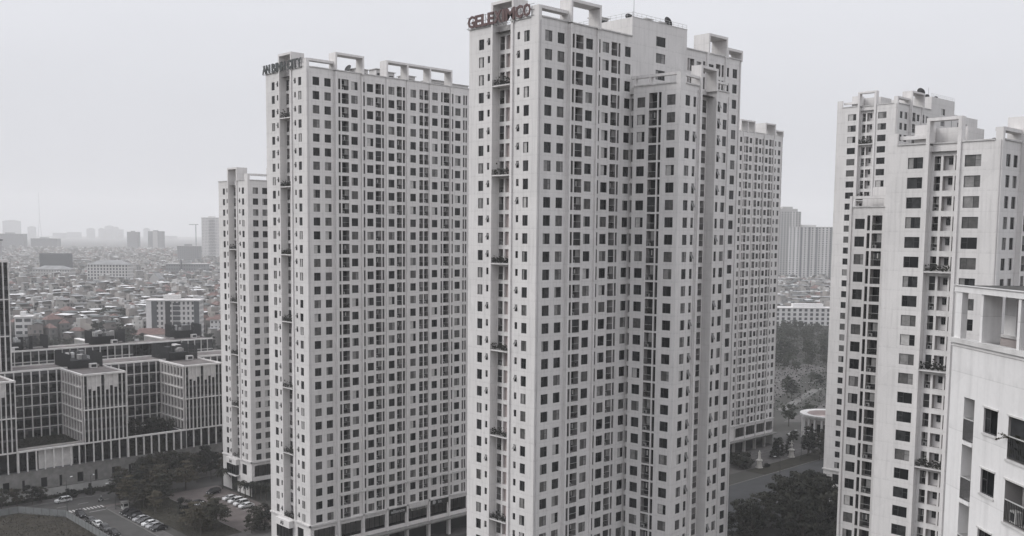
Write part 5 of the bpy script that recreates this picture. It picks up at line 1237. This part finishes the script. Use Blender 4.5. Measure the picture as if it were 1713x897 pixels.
# pale eight storey block above the offices
r, F = far_building('office_block', 'pale eight storey block with dark recessed strips behind the offices', 309, 684, 37, 16, 29.3, -YAW+.12, 'cornice', 8, 12, wh=2.1, ww=.45, roof='flat')
m = MB(); 
for a0, a1, mm in ((.0, .1, 'near_render'), (.1, .2, 'far_dark'), (.36, .45, 'screen_dark'), (.9, 1.0, 'far_dark')): m.box(F, a0*37, a1*37, -.5, -.02, 0, 29.6, mm)
m.box(F, .5*37, .63*37, -.3, 0, 0, 28, 'far_window')
for k in range(8): m.box(F, .5*37, .63*37, -.4, 0, k*3.66, k*3.66+.6, 'cornice')
m.build('strip', r)
far_building('hotel', 'broad white civic block with a tall window grid and grey hipped roof', 517, 1344, 54, 22, 33, -YAW+.05, 'cornice', 8, 13, wh=2.6, ww=.5, roof='greyhip')
far_building('slab_building', 'plain dark slab standing above the hipped civic building', 562, 1684, 48, 14, 41, -YAW, 'far_dark')
far_building('civic_building', 'long pale civic building with a dormered hipped roof below the dark slab', 497, 1503, 54, 18, 22, -YAW, 'far_light', 5, 14, wh=1.8, ww=.4, roof='greyhip')
r, F = far_building('factory_building', 'wide grey building with a dark chimney', 702, 1503, 64, 18, 27, -YAW, 'far_grey', 5, 16, wh=1.8, ww=.45, roof='flat'); m = MB(); m.tube(F.pt(25, -1, 0), F.pt(25, -1, 33), 1.6, 1.3, 'far_dark', 10); m.build('chimney', r)
far_building('modern_house', 'white modern house with dark framed windows at the left, near the office roofs', 226, 744, 11, 12, 17.5, -YAW+.35, 'near_render', 4, 2, wh=2.2, ww=.75, roof='flat')
far_building('blank_building', 'blank grey green side wall of a building among the roofs', 279, 861, 11.5, 14, 15, -YAW, 'tin_dark')
far_building('villa', 'wide red roofed villa just behind the offices', 288, 676, 27, 14, 7, -YAW+.2, 'near_render', 2, 8, wh=1.6, ww=.5, roof='red')
far_building('villa', 'red roofed villa close beside the lower left tower', 338, 656, 15, 12, 8, -YAW+.1, 'near_render', 2, 5, wh=1.6, ww=.5, roof='red')
far_building('villa', 'taller red roofed villa behind the other, beside the lower left tower', 356, 705, 15, 12, 12, -YAW+.1, 'near_render', 3, 5, wh=1.6, ww=.4, roof='red')
far_building('warehouse', 'long low shed with a bright white roof edge at the left', 340, 1092, 44, 24, 7, -YAW, 'far_grey', roof='shed')
far_building('warehouse', 'long low white roofed shed beyond the grey factory building', 838, 1500, 44, 24, 18, -YAW, 'far_grey', roof='shed')
r, F = far_building('church', 'pale gabled hall with white ribs among the roofs', 534, 1235, 12, 20, 17, -YAW, 'far_light'); m = MB(); m.poly([F.pt(-1, -.1, 17), F.pt(13, -.1, 17), F.pt(6, -.1, 25)], 'far_light'); m.poly([F.pt(-1, -.1, 17), F.pt(6, -.1, 25), F.pt(6, 20, 25), F.pt(-1, 20, 17)], 'tin_grey'); m.poly([F.pt(13, -.1, 17), F.pt(6, -.1, 25), F.pt(6, 20, 25), F.pt(13, 20, 17)], 'tin_grey'); m.build('roof', r)
r, F = far_building('apartment_block', 'tall white apartment tower touching the left side of the lower tower', 1150, 2314, 50, 26, 112, -YAW, 'cornice', 30, 14, wh=1.5, ww=.4, roof='flat'); m = MB()
for k in range(29): m.box(F, 18, 34, -.9, -.1, k*3.73+1, k*3.73+1.9, 'far_dark')
m.box(F, 46.5, 50.05, -.5, 0, 0, 108, 'far_grey'); m.build('balcony_band', r)
far_building('apartment_block', 'grey unfinished block left of the tall white apartment tower', 971, 2067, 47, 20, 46, -YAW, 'far_grey', 12, 10, wh=1.4, ww=.3, roof='flat')
far_building('apartment_block', 'left one of the two dark towers on the skyline', 1383, 3369, 36, 26, 73, -YAW, 'far_grey', 22, 8, wh=1.5, ww=.3, win='far_dark', roof='flat')
r, F = far_building('apartment_block', 'right one of the two dark towers on the skyline, pale in the middle', 1454, 3347, 49, 26, 76, -YAW, 'far_grey', 22, 10, wh=1.5, ww=.3, win='far_dark', roof='flat'); m = MB(); m.box(F, 17, 33, -1, 0, 0, 77, 'far_light'); m.build('wall_strip', r)
far_building('apartment_block', 'wide ribbed slab block at the far left edge', 1000, 3397, 88, 26, 64, -YAW, 'far_grey', 20, 22, wh=1.5, ww=.35, roof='flat')
far_building('apartment_block', 'wide grey slab block standing left of the broadcasting mast', 1121, 3450, 88, 26, 49, -YAW, 'far_grey', 15, 22, wh=1.5, ww=.35, roof='flat')
# skyline
SK = [(2408, 8132, 133, 138.6, 'boxy pale tower at the left end of the hazy skyline'), (3072, 8328, 64, 85.8, 'slim tower right of the mast on the hazy skyline'), (3170, 8357, 45, 86.8, 'narrower tower next to the slim one on the skyline'),
    (3243, 8378, 75, 107.4, 'highest tower of the middle skyline cluster'), (3308, 8397, 40, 98.1, 'tower right of the highest one in the skyline cluster'), (3354, 8411, 41, 83.5, 'lowest tower at the right of the skyline cluster'),
    (3495, 8219, 51, 90.6, 'faint tower between the two dark towers'), (2882, 8499, 108, 50, 'low faint block right of the mast'), (3013, 8541, 115, 58, 'wide faint block before the slim skyline tower'), (3600, 8100, 200, 34, 'long faint low block right of the dark towers'), (2620, 8350, 60, 95, 'faint tower hugging the broadcasting mast')]
k_ = 1.0
for x, y, w_, h, lb in SK:
    far_building('skyline_tower', lb, x*k_, y*k_, w_*k_, 20, 80+(h-80)*k_, -YAW, 'far_grey', 16, max(3, int(w_/8)), wh=1.8, ww=.4, group=None, roof='cap' if h > 85 else None)
r = empty('broadcasting_mast', (2683*k_, 8346*k_, 0), 'needle thin lattice broadcasting mast on the hazy horizon', 'mast'); m = MB(); bx, by = 2683*k_, 8346*k_; zt = 80+(372-80)*k_
for s in (-1, 1): m.tube((bx+s*14*Rv[1], by-s*14*Rv[0], 20), (bx, by, 175), 2.2, 1.2, 'far_dark', 5)
for z in (60, 95, 125, 150): w_ = 14*(1-(z-20)/155); m.tube((bx-w_*Rv[1], by+w_*Rv[0], z), (bx+w_*Rv[1], by-w_*Rv[0], z), 1, 1, 'far_dark', 4)
m.tube((bx, by, 170), (bx, by, zt), 2.6, 1.2, 'far_dark', 5); m.build('lattice', r)
# tower crane by the white tower
r = empty('tower_crane', (1204, 2513, 0), 'thin tower crane beside the tall white apartment tower', 'crane'); m = MB(); m.tube((1204, 2513, 0), (1204, 2513, 96), 1.0, 1.0, 'far_dark', 4); m.build('mast', r)
m = MB(); m.tube((1204-18*Rv[1], 2513+18*Rv[0], 96), (1204+7*Rv[1], 2513-7*Rv[0], 96), .8, .8, 'far_dark', 4); m.build('jib', r)
# right gap
r, F = far_building('apartment_block', 'tall pale apartment tower with a stepped crown behind the distant tower', 1430, 866, 42, 26, 120, -YAW, 'far_light', 34, 9, wh=1.8, ww=.45, roof='cap', stripe=((.0, .2, 'far_grey'), (.62, .8, 'cornice')))
r, F = far_building('apartment_block', 'wide ribbed apartment slab in the gap beside the right hand towers', 1459, 838, 76, 22, 95, -YAW, 'cornice', 27, 13, wh=2.0, ww=.4, roof='flat', stripe=((.0, .07, 'near_render'), (.13, .2, 'near_render'), (.24, .29, 'far_grey'), (.42, .46, 'far_grey'), (.58, .62, 'far_grey'), (.76, .80, 'near_render'), (.88, .94, 'far_grey')))
far_building('apartment_block', 'low grey block at the right end of the ribbed slab', 1496, 806, 12, 16, 52, -YAW, 'far_grey', 14, 3)
r, F = far_building('arcaded_row', 'long white row of arcaded houses beyond the park trees', 806, 458, 92, 14, 15.5, -YAW+.02, 'near_render', 4, 18, wh=2.4, ww=.5, roof='flat')
m = MB()
for k in range(19): m.box(F, k*92/18-.5, k*92/18+.5, -.8, -.1, 0, 15.5, 'near_render')
m.build('pilaster', r)

# old town trees and woods
q = random.Random(21); gT = 'trees among the old town roofs'
for k in range(38):
    d = q.uniform(560, 655); s = q.uniform(-.50, -.285)*d; x = d*Rv[0]+s*Rv[1]; y = d*Rv[1]-s*Rv[0]
    if any(math.hypot(x-a, y-b) < c*.8 for a, b, c in blocked): continue
    tree('round', x, y, q.uniform(1.1, 1.7), 'broad dark tree behind the office roofs', 'tree belt behind the offices', 'leaf_far')
for k in range(66):
    d = q.choice([715, 760, 830, 900, 1000, 1100, 1300, 1500, 1700])+q.uniform(-60, 60); s = q.choice([-.49, -.455, -.43, -.395, -.36, -.31])*d+q.uniform(-22, 22); x = d*Rv[0]+s*Rv[1]; y = d*Rv[1]-s*Rv[0]
    if any(math.hypot(x-a, y-b) < c*.6 for a, b, c in blocked): continue
    tree('round', x, y, q.uniform(1.4, 2.3), 'dark tree between the old town roofs', gT, 'leaf_far')
for k in range(24):
    d = 1560+q.uniform(-25, 20); s = q.uniform(.262, .335)*d; tree('round', d*Rv[0]+s*Rv[1], d*Rv[1]-s*Rv[0], q.uniform(1.6, 2.4), 'dark tree below the distant apartment slabs', 'trees at the foot of the apartment slabs', 'leaf_far')
# undergrowth and hedges as masses
def scrub(name, pts_fn, n, s, m_, label, seed):
    q = random.Random(seed); m = MB()
    for _ in range(n):
        x, y, z = pts_fn(q); v1 = Vector(rq(q))*s; v2 = Vector(rq(q))*s; c = Vector((x, y, z)); m.poly([tuple(c-v1), tuple(c+v2), tuple(c+v1), tuple(c-v2)], m_)
    tag(m.build(name), label, 'plants', kind='stuff')
scrub('weeds', lambda q: (q.uniform(60, 94.2), q.uniform(232, 292), .1+abs(q.gauss(0, .16))) , 9000, .16, 'leaf_olive', 'rough weeds on the brown vacant lot', 1)
scrub('ground_cover', lambda q: (q.uniform(74, 122), q.uniform(303.0, 305.3), abs(q.gauss(.3, .3))), 9000, .2, 'leaf_dark', 'low planting along the foot of the pale wall', 2)
scrub('lawn_grass', lambda q: (q.uniform(112.4, 124.2), q.uniform(237, 282), .12+abs(q.gauss(0, .05))), 6000, .11, 'leaf_olive', 'shaggy dull grass of the lawn by the lot', 3)
scrub('park_undergrowth', lambda q: ((lambda t, s: (400+t*420-s*.5, 236+t*240+s*.86, abs(q.gauss(.3, .8))))(q.random(), q.uniform(-50, 50))), 9000, .5, 'leaf_far', 'undergrowth filling the park between the trees', 4)
def court(q): return (q.uniform(90.8, 109.6), q.uniform(310.5, 326.8), 14.3+abs(q.gauss(.1, .25)))
scrub('terrace_planting', court, 7000, .16, 'leaf_dark', 'dark planting covering the office terrace between the finger blocks', 6)
def court2(q): return (q.uniform(124, 142.4), q.uniform(309, 326.8), 8+abs(q.gauss(.6, .8)))
scrub('courtyard_planting', court2, 7000, .25, 'leaf_dark', 'dark shrubs under the office courtyard trees', 7)

# ------------------------------------------------------------------ haze
hz = bpy.data.materials.new('haze'); hz.use_nodes = True; n = hz.node_tree.nodes; n.remove(n['Principled BSDF'])
pv_ = n.new('ShaderNodeVolumePrincipled'); pv_.inputs['Color'].default_value = (1, .995, .995, 1); pv_.inputs['Density'].default_value = 0.00016; pv_.inputs['Anisotropy'].default_value = 0.0
hz.node_tree.links.new(pv_.outputs[0], n['Material Output'].inputs['Volume']); MATS['haze'] = hz
m = MB(); m.box(ID, -9000, 9500, -9000, 10500, -1, 400, 'haze'); me = m.mesh('haze')
import bmesh
bm = bmesh.new(); bm.from_mesh(me); bmesh.ops.remove_doubles(bm, verts=bm.verts, dist=.001); bmesh.ops.recalc_face_normals(bm, faces=bm.faces); bm.to_mesh(me); bm.free()
o = obj('haze', me, kind='stuff'); tag(o, 'pale grey smog over the whole city', 'haze', kind='stuff')

# ------------------------------------------------------------------ labels: where look-alikes share one, say which by order across the view
def sx_(o):
    p = Vector(o.location)-Vector((0, 0, 80)); return p.dot(rt)/max(1, p.dot(fw)), p.dot(fw)
ORDN = ['leftmost', 'second from the left', 'third from the left', 'fourth from the left', 'fifth from the left', 'sixth from the left', 'seventh from the left', 'eighth from the left', 'ninth from the left', 'tenth from the left', 'eleventh from the left', 'twelfth from the left']
by = {}
for o in list(sc.objects):
    if o.parent is None and o.get('label') and o.get('kind') is None: by.setdefault(o['label'], []).append(o)
for lb, os_ in by.items():
    if len(os_) < 2 or len(lb.split()) > 11: continue
    os_.sort(key=lambda o: sx_(o)[1]); rows_ = -(-len(os_)//12)
    RW = ['first row ', 'second row ', 'third row ', 'fourth row ', 'fifth row ', 'sixth row ', 'seventh row ', 'eighth row ']
    if rows_ > 8: continue
    per = -(-len(os_)//rows_)
    for r_i in range(rows_):
        part = sorted(os_[r_i*per:(r_i+1)*per], key=lambda o: sx_(o)[0])
        for i, o in enumerate(part):
            w_ = '' if rows_ == 1 else RW[r_i]
            o['label'] = lb+', '+w_+ORDN[i]
